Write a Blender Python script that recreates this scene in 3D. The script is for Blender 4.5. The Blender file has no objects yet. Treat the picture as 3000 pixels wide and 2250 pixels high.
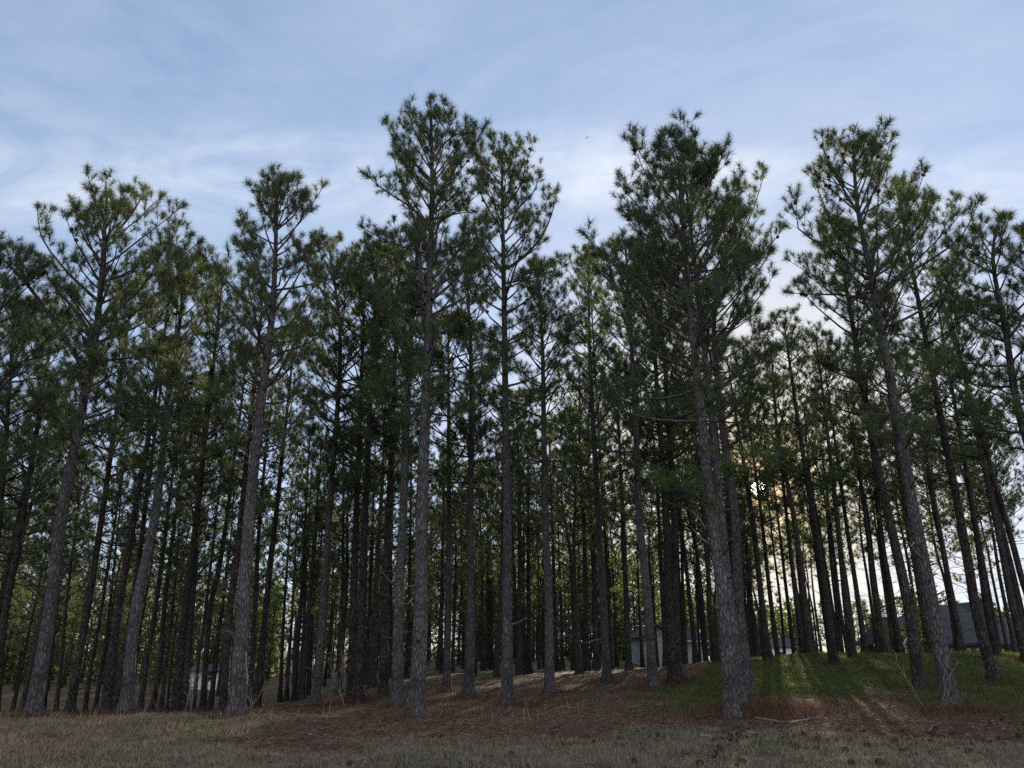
import bpy, math, numpy as np
from mathutils import Vector
rng = np.random.default_rng(11)
sc = bpy.context.scene
C = sc.collection
R = math.radians

# ------------------------------------------------------------------ camera numbers
PITCH = R(19.2); FPX = 2221.0; CX, CY = 1500.0, 1125.0; EYE = 1.6
cp, sp = math.cos(PITCH), math.sin(PITCH)

def at(px, py, Y):
    """the point at ground distance Y seen at photo pixel (3000 x 2250)"""
    dx = (px - CX) / FPX; dy = (CY - py) / FPX
    d = np.array([dx, cp - dy * sp, sp + dy * cp])
    return np.array([0, 0, EYE]) + d * (Y / d[1])

# ------------------------------------------------------------------ terrain
def sm(t):
    t = np.clip(t, 0, 1); return t * t * (3 - 2 * t)

def ground(x, y):
    x = np.asarray(x, float); y = np.asarray(y, float)
    u = x / np.maximum(np.abs(y), 8.0)
    drop = 3.1 * np.clip((y - 20.5) / 42, 0, 1) * sm((-u - .08) / .3)
    dx = np.minimum(x - 17, 0) / 8.5; dy = (y - 38) / np.where(y < 38, 11, 10)
    mound = 1.33 * np.exp(-.5 * dx * dx - .5 * dy * dy)
    back = .95 * sm((y - 42) / 16) * sm((u - .12) / .15)
    wob = .05 * np.sin(x * .9 + 1.3) * np.sin(y * .7) + .03 * np.sin(x * 2.1 + y * 1.3)
    return mound - drop - back + wob * np.clip((y - 6) / 8, 0, 1)

# ------------------------------------------------------------------ mesh collecting
class Geo:
    def __init__(s): s.v = []; s.f = []; s.m = []; s.t = []; s.n = 0; s.c = []
    def add(s, verts, faces, mat=0, tint=0.5, col=None):
        verts = np.asarray(verts, float).reshape(-1, 3); faces = np.asarray(faces, int)
        s.v.append(verts); s.f.append((faces + s.n, mat)); s.n += len(verts)
        s.t.append(np.broadcast_to(np.asarray(tint, float), (len(verts),)))
        if col is not None: s.c.append(col)
    def tube(s, pts, rad, k=6, mat=0, tint=.5, cap=False):
        P = np.asarray(pts, float); n = len(P); rad = np.broadcast_to(np.asarray(rad, float), (n,))
        T = np.gradient(P, axis=0); T /= np.linalg.norm(T, axis=1)[:, None] + 1e-9
        ref = np.array([1., 0, 0]) if abs(T[0][0]) < .8 else np.array([0, 1., 0])
        U = np.cross(T, ref); U /= np.linalg.norm(U, axis=1)[:, None] + 1e-9
        W = np.cross(T, U)
        a = np.arange(k) / k * 2 * math.pi
        ring = P[:, None] + rad[:, None, None] * (np.cos(a)[None, :, None] * U[:, None] + np.sin(a)[None, :, None] * W[:, None])
        i = np.arange(n - 1)[:, None] * k; j = np.arange(k)[None]; j2 = (j + 1) % k
        q = np.stack([i + j, i + j2, i + k + j2, i + k + j], -1).reshape(-1, 4)
        s.add(ring.reshape(-1, 3), q, mat, tint)
        if cap:
            s.add(np.vstack([ring[-1], P[-1] + T[-1] * rad[-1] * .3]), [[m, (m + 1) % k, k] for m in range(k)], mat, tint)
    def box(s, x0, x1, y0, y1, z0, z1, mat=0):
        v = [(x, y, z) for z in (z0, z1) for y in (y0, y1) for x in (x0, x1)]
        s.add(v, [[0, 2, 3, 1], [4, 5, 7, 6], [0, 1, 5, 4], [2, 6, 7, 3], [0, 4, 6, 2], [1, 3, 7, 5]], mat)
    def mesh(s, name, mats, smooth=True):
        me = bpy.data.meshes.new(name)
        V = np.concatenate(s.v)
        me.vertices.add(len(V)); me.vertices.foreach_set('co', V.astype(np.float32).ravel())
        loops = np.concatenate([f.ravel() for f, _ in s.f])
        tot = np.concatenate([np.full(len(f), f.shape[1]) for f, _ in s.f])
        mi = np.concatenate([np.full(len(f), m) for f, m in s.f])
        start = np.concatenate([[0], np.cumsum(tot)[:-1]])
        me.loops.add(len(loops)); me.loops.foreach_set('vertex_index', loops.astype(np.int32))
        me.polygons.add(len(tot)); me.polygons.foreach_set('loop_start', start.astype(np.int32))
        me.polygons.foreach_set('loop_total', tot.astype(np.int32))
        for m in mats: me.materials.append(m)
        me.polygons.foreach_set('material_index', mi.astype(np.int32))
        me.polygons.foreach_set('use_smooth', np.full(len(tot), smooth))
        a = me.attributes.new('tint', 'FLOAT', 'POINT'); a.data.foreach_set('value', np.concatenate(s.t).astype(np.float32))
        if s.c:
            a = me.attributes.new('col', 'FLOAT_COLOR', 'POINT')
            c = np.concatenate(s.c); c = np.concatenate([c, np.ones((len(c), 1))], 1)
            a.data.foreach_set('color', c.astype(np.float32).ravel())
        me.update(calc_edges=True); me.validate()
        return me

def put(name, mesh, parent=None, loc=None):
    o = bpy.data.objects.new(name, mesh); C.objects.link(o)
    if parent: o.parent = parent
    if loc is not None: o.location = loc
    return o
def tag(o, label=None, cat=None, group=None, kind=None):
    for k, v in (('label', label), ('category', cat), ('group', group), ('kind', kind)):
        if v: o[k] = v
    return o
def thing(name, loc, label, cat, group=None):
    o = bpy.data.objects.new(name, None); C.objects.link(o); o.location = loc
    o.empty_display_size = .3
    return tag(o, label, cat, group)

# ------------------------------------------------------------------ materials
def mat(name):
    m = bpy.data.materials.new(name); m.use_nodes = True
    nt = m.node_tree; nt.nodes.clear()
    out = nt.nodes.new('ShaderNodeOutputMaterial')
    return m, nt, out
def N(nt, t, **kw):
    n = nt.nodes.new(t)
    for k, v in kw.items():
        if k in n.inputs.keys(): n.inputs[k].default_value = v
        else: setattr(n, k, v)
    return n
def ramp(nt, stops):
    r = nt.nodes.new('ShaderNodeValToRGB'); e = r.color_ramp.elements
    while len(e) < len(stops): e.new(.5)
    for q, (p, c) in zip(e, stops): q.position = p; q.color = (*c, 1)
    return r

def bark_material(name, dark, light, warm):
    m, nt, out = mat(name); L = nt.links.new
    tc = N(nt, 'ShaderNodeTexCoord'); oi = N(nt, 'ShaderNodeObjectInfo')
    mp = N(nt, 'ShaderNodeMapping'); mp.inputs['Scale'].default_value = (1, 1, .28)
    L(tc.outputs['Object'], mp.inputs['Vector'])
    ns = N(nt, 'ShaderNodeTexNoise', Scale=9.0, Detail=3.0); L(mp.outputs[0], ns.inputs['Vector'])
    mx = N(nt, 'ShaderNodeMix', data_type='VECTOR'); mx.inputs[0].default_value = .09
    L(mp.outputs[0], mx.inputs[4]); L(ns.outputs['Color'], mx.inputs[5])
    vo = N(nt, 'ShaderNodeTexVoronoi', feature='DISTANCE_TO_EDGE', Scale=19.0); L(mx.outputs[1], vo.inputs['Vector'])
    vc = N(nt, 'ShaderNodeTexVoronoi', feature='F1', Scale=19.0); L(mx.outputs[1], vc.inputs['Vector'])
    r = ramp(nt, [(.0, dark), (.04, dark), (.2, light), (1, light)]); L(vo.outputs['Distance'], r.inputs[0])
    n2 = N(nt, 'ShaderNodeTexNoise', Scale=1.7, Detail=5.0); L(tc.outputs['Object'], n2.inputs['Vector'])
    r2 = ramp(nt, [(.3, (.55, .55, .55)), (.7, (1.3, 1.3, 1.32))]); L(n2.outputs[0], r2.inputs[0])
    mu = N(nt, 'ShaderNodeMix', data_type='RGBA', blend_type='MULTIPLY'); mu.inputs[0].default_value = 1
    L(r.outputs[0], mu.inputs[6]); L(r2.outputs[0], mu.inputs[7])
    r3 = ramp(nt, [(.25, warm), (.7, light)]); L(vc.outputs['Color'], r3.inputs[0])
    m2 = N(nt, 'ShaderNodeMix', data_type='RGBA', blend_type='MIX'); m2.inputs[0].default_value = .35
    L(mu.outputs[2], m2.inputs[6]); 
    m3 = N(nt, 'ShaderNodeMix', data_type='RGBA', blend_type='MULTIPLY'); m3.inputs[0].default_value = 1
    L(r3.outputs[0], m3.inputs[6]); L(r.outputs[0], m3.inputs[7])
    sc3 = N(nt, 'ShaderNodeMix', data_type='RGBA', blend_type='MULTIPLY'); sc3.inputs[0].default_value = 1; sc3.inputs[7].default_value = (4.5, 4.5, 4.5, 1)
    L(m3.outputs[2], sc3.inputs[6]); L(sc3.outputs[2], m2.inputs[7])
    br = N(nt, 'ShaderNodeMapRange'); br.inputs[3].default_value = .75; br.inputs[4].default_value = 1.2
    L(oi.outputs['Random'], br.inputs[0])
    m4 = N(nt, 'ShaderNodeMix', data_type='RGBA', blend_type='MULTIPLY'); m4.inputs[0].default_value = 1
    L(m2.outputs[2], m4.inputs[6]); L(br.outputs[0], m4.inputs[7])
    bs = N(nt, 'ShaderNodeBsdfPrincipled', Roughness=.9); bs.inputs['Specular IOR Level'].default_value = .15
    L(m4.outputs[2], bs.inputs['Base Color'])
    bp = N(nt, 'ShaderNodeBump', Strength=.8, Distance=.04); 
    rb = ramp(nt, [(0, (0, 0, 0)), (.25, (1, 1, 1))]); L(vo.outputs['Distance'], rb.inputs[0])
    L(rb.outputs[0], bp.inputs['Height']); L(bp.outputs[0], bs.inputs['Normal'])
    L(bs.outputs[0], out.inputs[0]); return m

def needle_material(name, stops, trans=(.10, .12, .02), tw=.35):
    m, nt, out = mat(name); L = nt.links.new
    at_ = N(nt, 'ShaderNodeAttribute', attribute_name='tint'); oi = N(nt, 'ShaderNodeObjectInfo')
    ad = N(nt, 'ShaderNodeMath', operation='MULTIPLY_ADD'); L(oi.outputs['Random'], ad.inputs[0]); ad.inputs[1].default_value = .3; L(at_.outputs['Fac'], ad.inputs[2])
    sb = N(nt, 'ShaderNodeMath', operation='SUBTRACT'); L(ad.outputs[0], sb.inputs[0]); sb.inputs[1].default_value = .15
    r = ramp(nt, stops); L(sb.outputs[0], r.inputs[0])
    d = N(nt, 'ShaderNodeBsdfPrincipled', Roughness=.55); d.inputs['Specular IOR Level'].default_value = .3; L(r.outputs[0], d.inputs['Base Color'])
    t = N(nt, 'ShaderNodeBsdfTranslucent')
    g = N(nt, 'ShaderNodeMix', data_type='RGBA', blend_type='MIX'); g.inputs[0].default_value = .6
    L(r.outputs[0], g.inputs[6]); g.inputs[7].default_value = (*trans, 1); L(g.outputs[2], t.inputs[0])
    mx = N(nt, 'ShaderNodeMixShader'); mx.inputs[0].default_value = tw; L(d.outputs[0], mx.inputs[1]); L(t.outputs[0], mx.inputs[2])
    L(mx.outputs[0], out.inputs[0]); return m

def simple(name, c, rough=.8, noise=None, spec=.3, metal=0):
    m, nt, out = mat(name); L = nt.links.new
    b = N(nt, 'ShaderNodeBsdfPrincipled', Roughness=rough, Metallic=metal); b.inputs['Specular IOR Level'].default_value = spec
    b.inputs['Base Color'].default_value = (*c, 1)
    if noise:
        tc = N(nt, 'ShaderNodeTexCoord'); n = N(nt, 'ShaderNodeTexNoise', Scale=noise[0], Detail=5.0); L(tc.outputs['Object'], n.inputs['Vector'])
        r = ramp(nt, [(.3, tuple(x * (1 - noise[1]) for x in c)), (.7, tuple(x * (1 + noise[1]) for x in c))]); L(n.outputs[0], r.inputs[0]); L(r.outputs[0], b.inputs['Base Color'])
    L(b.outputs[0], out.inputs[0]); return m

def bands(name, c, c2, sc_, axis=2, spec=.2, brick=False):
    """siding / shingles / brick: courses in the surface"""
    m, nt, out = mat(name); L = nt.links.new
    tc = N(nt, 'ShaderNodeTexCoord'); b = N(nt, 'ShaderNodeBsdfPrincipled', Roughness=.8); b.inputs['Specular IOR Level'].default_value = spec
    mp = N(nt, 'ShaderNodeMapping'); mp.inputs['Rotation'].default_value = (R(90), 0, 0); L(tc.outputs['Object'], mp.inputs['Vector'])
    bt = N(nt, 'ShaderNodeTexBrick', Scale=sc_); bt.inputs['Color1'].default_value = (*c, 1); bt.inputs['Color2'].default_value = (*(x * .8 for x in c), 1)
    bt.inputs['Mortar'].default_value = (*c2, 1); bt.inputs['Mortar Size'].default_value = .02 if brick else .05
    if not brick: bt.inputs['Brick Width'].default_value = 8.0; bt.inputs['Color2'].default_value = (*c, 1)
    L(mp.outputs[0], bt.inputs['Vector'])
    n = N(nt, 'ShaderNodeTexNoise', Scale=3.0, Detail=4.0); L(tc.outputs['Object'], n.inputs['Vector'])
    r = ramp(nt, [(.3, (.8, .8, .8)), (.7, (1.15, 1.15, 1.15))]); L(n.outputs[0], r.inputs[0])
    mu = N(nt, 'ShaderNodeMix', data_type='RGBA', blend_type='MULTIPLY'); mu.inputs[0].default_value = 1
    L(bt.outputs[0], mu.inputs[6]); L(r.outputs[0], mu.inputs[7]); L(mu.outputs[2], b.inputs['Base Color'])
    L(b.outputs[0], out.inputs[0]); return m

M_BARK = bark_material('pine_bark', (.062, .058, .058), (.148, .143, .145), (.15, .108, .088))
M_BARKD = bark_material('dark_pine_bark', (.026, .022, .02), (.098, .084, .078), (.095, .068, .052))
M_TWIG = simple('twig_bark', (.06, .048, .04), .9, (6, .4))
M_SNAG = simple('bleached_dead_wood', (.17, .145, .12), .9, (8, .35))
M_CONE = simple('pine_cone_scales', (.045, .026, .018), .8, (30, .5))
M_NEED = needle_material('pine_needles', [(0, (.042, .070, .036)), (.4, (.062, .100, .042)), (.75, (.088, .120, .044)), (1, (.16, .15, .05))], trans=(.17, .19, .06))
M_LUSH = needle_material('lush_pine_needles', [(0, (.06, .105, .034)), (1, (.115, .165, .045))], trans=(.08, .16, .02))
M_FAR = needle_material('distant_needles', [(0, (.052, .085, .042)), (.5, (.082, .118, .05)), (1, (.15, .14, .05))], trans=(.24, .27, .07), tw=.5)
M_LEAF = needle_material('ivy_leaves', [(0, (.03, .055, .014)), (1, (.10, .11, .025))], trans=(.2, .2, .03), tw=.4)

def vcol_material(name, trans=.25):
    m, nt, out = mat(name); L = nt.links.new
    a = N(nt, 'ShaderNodeAttribute', attribute_name='col')
    d = N(nt, 'ShaderNodeBsdfDiffuse'); t = N(nt, 'ShaderNodeBsdfTranslucent')
    L(a.outputs['Color'], d.inputs[0]); L(a.outputs['Color'], t.inputs[0])
    mx = N(nt, 'ShaderNodeMixShader'); mx.inputs[0].default_value = trans; L(d.outputs[0], mx.inputs[1]); L(t.outputs[0], mx.inputs[2])
    L(mx.outputs[0], out.inputs[0]); return m
M_BLADE = vcol_material('grass_blades', .35)

def ground_material():
    m, nt, out = mat('forest_ground'); L = nt.links.new
    a = N(nt, 'ShaderNodeAttribute', attribute_name='col'); tc = N(nt, 'ShaderNodeTexCoord')
    n1 = N(nt, 'ShaderNodeTexNoise', Scale=1.3, Detail=8.0, Roughness=.7); L(tc.outputs['Object'], n1.inputs['Vector'])
    r1 = ramp(nt, [(.3, (.55, .52, .5)), (.5, (1, 1, 1)), (.72, (1.35, 1.3, 1.25))]); L(n1.outputs[0], r1.inputs[0])
    n2 = N(nt, 'ShaderNodeTexNoise', Scale=22.0, Detail=6.0, Roughness=.75); L(tc.outputs['Object'], n2.inputs['Vector'])
    r2 = ramp(nt, [(.32, (.35, .33, .3)), (.5, (1, 1, 1)), (.7, (1.55, 1.45, 1.35))]); L(n2.outputs[0], r2.inputs[0])
    m1 = N(nt, 'ShaderNodeMix', data_type='RGBA', blend_type='MULTIPLY'); m1.inputs[0].default_value = 1
    L(a.outputs['Color'], m1.inputs[6]); L(r1.outputs[0], m1.inputs[7])
    m2 = N(nt, 'ShaderNodeMix', data_type='RGBA', blend_type='MULTIPLY'); m2.inputs[0].default_value = 1
    L(m1.outputs[2], m2.inputs[6]); L(r2.outputs[0], m2.inputs[7])
    b = N(nt, 'ShaderNodeBsdfPrincipled', Roughness=.95); b.inputs['Specular IOR Level'].default_value = .1
    L(m2.outputs[2], b.inputs['Base Color'])
    bp = N(nt, 'ShaderNodeBump', Strength=.8, Distance=.06); L(n2.outputs[0], bp.inputs['Height']); L(bp.outputs[0], b.inputs['Normal'])
    L(b.outputs[0], out.inputs[0]); return m

# ------------------------------------------------------------------ ground covers
def vnoise(x, y, s, seed=0):
    """cheap smooth noise 0..1"""
    r = np.random.default_rng(seed); out = 0; amp = 0
    for k in range(5):
        f = (1.7 ** k) / s; a = .65 ** k
        p = r.uniform(0, 6.28, 4); an = r.uniform(0, 6.28); cx, sx = math.cos(an), math.sin(an)
        u = (x * cx + y * sx) * f; v = (-x * sx + y * cx) * f
        out = out + a * np.sin(u * 2.1 + p[0] + 1.3 * np.sin(v * 1.1 + p[1])) * np.cos(v * 1.9 + p[2] + np.sin(u * .8 + p[3])); amp += a
    return np.clip(.5 + .9 * out / amp, 0, 1)

DRY = np.array([.205, .168, .12]); TAN = np.array([.30, .205, .135]); LIT = np.array([.135, .086, .062]); GRN = np.array([.068, .088, .030]); OLV = np.array([.075, .085, .035])
def covers(x, y):
    """weights of dry grass, tan grass, needle litter, green grass, olive grass"""
    n1 = vnoise(x, y, 3.5, 1); n2 = vnoise(x, y, 1.2, 2); n3 = vnoise(x, y, 9, 3)
    near = sm((15.9 + 1.6 * (n1 - .5) * 2 + .02 * x - y) / 1.2)
    left = sm((-4.2 - .12 * (y - 14) + 2.5 * (n1 - .5) - x) / 2.5) * sm((22 - y) / 2)
    green = sm((x - 5.0 - .5 * np.maximum(y - 30, -6) + 3 * (n1 - .5)) / 2.0) * sm((y - 20.6 + .12 * (x - 10) + 2.5 * (n2 - .5) + 2.0 * (n1 - .5)) / 3.0) * sm((50 - y) / 6)
    green = np.maximum(green, .9 * sm((x - 9.3 + 3 * (n2 - .5)) / 3) * sm((y - 12.2) / 3) * (.35 + .65 * n1))
    olive = sm((n1 - .48) / .2) * sm((y - 19) / 3) * .8
    w = {}
    w['t'] = left * sm((n2 - .15) / .5)
    w['d'] = np.maximum(near, left) * (1 - w['t'])
    rest = 1 - np.maximum(near, left)
    w['g'] = rest * green
    w['o'] = rest * (1 - green) * olive
    w['l'] = rest * (1 - green) * (1 - olive)
    return w, n1, n2, n3

def build_ground():
    xs = np.unique(np.concatenate([np.linspace(-700, -60, 24), np.linspace(-60, -24, 40), np.linspace(-24, 40, 260), np.linspace(40, 80, 40), np.linspace(80, 700, 24)]))
    ys = np.unique(np.concatenate([np.linspace(-300, 4, 20), np.linspace(4, 10, 12), np.linspace(10, 48, 210), np.linspace(48, 120, 90), np.linspace(120, 900, 30)]))
    X, Y = np.meshgrid(xs, ys); Z = ground(X, Y)
    w, n1, n2, n3 = covers(X, Y)
    col = sum(w[k][..., None] * c for k, c in (('d', DRY), ('t', TAN), ('l', LIT), ('g', GRN * .8), ('o', OLV)))
    col *= (.85 + .3 * n3)[..., None]
    nx, ny = len(xs), len(ys)
    i = np.arange(ny - 1)[:, None] * nx + np.arange(nx - 1)[None]
    q = np.stack([i, i + 1, i + nx + 1, i + nx], -1).reshape(-1, 4)
    g = Geo(); g.add(np.stack([X, Y, Z], -1), q, 0, .5, col.reshape(-1, 3))
    o = put('ground', g.mesh('ground', [ground_material()])); tag(o, kind='structure')
build_ground()

def blades(name, x, y, h, wd, col, lean=.5):
    n = len(x); z = ground(x, y) - .01
    a = rng.uniform(0, 6.28, n); b = rng.uniform(0, 6.28, n)
    base = np.stack([x, y, z], -1); wv = np.stack([np.cos(a), np.sin(a), 0 * a], -1) * (wd / 2)[:, None]
    le = lean * h * rng.uniform(.2, 1.3, n)
    tip = base + np.stack([np.cos(b) * le, np.sin(b) * le, h], -1)
    V = np.stack([base - wv, base + wv, tip], 1).reshape(-1, 3)
    F = np.arange(3 * n).reshape(-1, 3)
    g = Geo(); g.add(V, F, 0, .5, np.repeat(col, 3, axis=0))
    o = put(name, g.mesh(name, [M_BLADE], False)); return o

def scatter(n, x0, x1, y0, y1):
    """points denser towards the camera, inside the seen wedge and a margin"""
    t = rng.uniform(0, 1, n); y = 1 / (1 / y0 + t * (1 / y1 - 1 / y0)); x = rng.uniform(x0, x1, n)
    k = np.abs(x) < .78 * y + 4
    return x[k], y[k]

def build_grass():
    x, y = scatter(520000, -26, 26, 9.5, 30)
    w, n1, n2, n3 = covers(x, y)
    cl = vnoise(x, y, .55, 9)
    keep = rng.uniform(0, 1, len(x)) < np.clip((w['d'] * .8 + w['t'] + w['o'] * .35 + w['l'] * .06) * (.25 + 1.1 * cl), 0, 1)
    x, y, cl = x[keep], y[keep], cl[keep]; w = {k: v[keep] for k, v in w.items()}; n1 = n1[keep]
    n = len(x)
    h = rng.uniform(.03, .10, n) * (.6 + .9 * cl) * (1 + .5 * w['t'] * cl)
    base = w['d'][:, None] * np.array([.24, .20, .145]) + w['t'][:, None] * np.array([.33, .245, .165]) + w['o'][:, None] * np.array([.09, .10, .04]) + w['l'][:, None] * np.array([.16, .10, .06])
    gr = (rng.uniform(0, 1, n) < .28 * sm((n1 - .35) / .3))[:, None]
    col = np.where(gr, np.array([.07, .105, .045]), base) * rng.uniform(.6, 1.35, n)[:, None]
    # tussocks
    k = 420; tx, ty = scatter(k * 3, -16, 9, 11.5, 21); ww = covers(tx, ty)[0]; ok = rng.uniform(0, 1, len(tx)) < ww['t'] + ww['d'] * .35; tx, ty = tx[ok], ty[ok]
    m = 46; q = len(tx); bx = np.repeat(tx, m) + rng.normal(0, .085, q * m); by = np.repeat(ty, m) + rng.normal(0, .085, q * m)
    hh = np.repeat(rng.uniform(.05, .13, q), m) * rng.uniform(.5, 1.1, q * m); gt = (rng.uniform(0, 1, q) < .22)[:, None]; cc = np.repeat(np.where(gt, np.array([.09, .11, .05]), np.array([.28, .22, .15])) * rng.uniform(.6, 1.15, q)[:, None], m, axis=0) * rng.uniform(.7, 1.2, q * m)[:, None]
    x = np.concatenate([x, bx]); y = np.concatenate([y, by]); h = np.concatenate([h, hh]); col = np.concatenate([col, cc])
    tag(blades('dry_grass', x, y, h, .010 + .0007 * y, col, .9), kind='stuff')
    # green grass of the rise
    x, y = scatter(520000, 3, 42, 15, 50)
    w, n1, n2, n3 = covers(x, y); keep = rng.uniform(0, 1, len(x)) < w['g'] * (.35 + .8 * vnoise(x, y, .7, 12))
    x, y = x[keep], y[keep]; n = len(x); n1 = n1[keep]
    h = rng.uniform(.04, .13, n) * (.7 + .6 * n1)
    col = np.array([.085, .108, .034]) * rng.uniform(.6, 1.4, n)[:, None]
    dry = (rng.uniform(0, 1, n) < .14)[:, None]; col = np.where(dry, np.array([.15, .13, .06]) * rng.uniform(.6, 1.2, n)[:, None], col)
    tag(blades('green_grass', x, y, h, .008 + .0007 * y, col, .6), kind='stuff')
build_grass()

# ------------------------------------------------------------------ pines
def tuft_template(n, length, width, seed):
    r = np.random.default_rng(seed)
    th = R(12) + R(72) * r.uniform(0, 1, n) ** .8; ph = r.uniform(0, 6.283, n)
    d = np.stack([np.sin(th) * np.cos(ph), np.sin(th) * np.sin(ph), np.cos(th)], -1)
    b = np.stack([0 * th, 0 * th, r.uniform(-.16, .05, n)], -1)
    w = np.cross(d, r.normal(size=(n, 3))); w /= np.linalg.norm(w, axis=1)[:, None]
    L = length * r.uniform(.75, 1.15, n)[:, None]
    return np.stack([b - w * width / 2, b + w * width / 2, b + d * L], 1).reshape(-1, 3)
LOD = {0: [tuft_template(72, .24, .010, s) for s in range(8)],
       1: [tuft_template(34, .25, .020, 20 + s) for s in range(6)],
       2: [tuft_template(18, .30, .044, 40 + s) for s in range(6)],
       3: [tuft_template(6, .5, .16, 60 + s) for s in range(6)]}

def add_tufts(g, pos, dirs, scale, tint, lod, matix):
    if not len(pos): return
    pos = np.asarray(pos); D = np.asarray(dirs, float); D /= np.linalg.norm(D, axis=1)[:, None] + 1e-9
    scale = np.asarray(scale); tint = np.asarray(tint)
    ref = rng.normal(size=D.shape); U = np.cross(D, ref); U /= np.linalg.norm(U, axis=1)[:, None] + 1e-9; W = np.cross(D, U)
    which = rng.integers(0, len(LOD[lod]), len(pos))
    for k, T in enumerate(LOD[lod]):
        i = np.where(which == k)[0]
        if not len(i): continue
        V = pos[i][:, None] + scale[i][:, None, None] * (T[None, :, 0:1] * U[i][:, None] + T[None, :, 1:2] * W[i][:, None] + T[None, :, 2:3] * D[i][:, None])
        m = len(T); F = np.arange(len(i) * m).reshape(-1, 3)
        t = np.repeat(tint[i], m) + rng.normal(0, .05, len(i) * m)
        g.add(V.reshape(-1, 3), F, matix, t)

def smooth_path(P, n):
    """resample a control polyline through a Catmull-Rom"""
    P = np.asarray(P, float)
    if len(P) < 3:
        t = np.linspace(0, 1, n)[:, None]; return P[0] * (1 - t) + P[-1] * t
    Q = np.vstack([2 * P[0] - P[1], P, 2 * P[-1] - P[-2]]); m = len(P) - 1
    out = []
    for s in np.linspace(0, m - 1e-6, n):
        i = int(s); t = s - i; a, b, c, d = Q[i:i + 4]
        out.append(.5 * (2 * b + (c - a) * t + (2 * a - 5 * b + 4 * c - d) * t * t + (3 * b - 3 * c + d - a) * t ** 3))
    return np.array(out)

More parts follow.
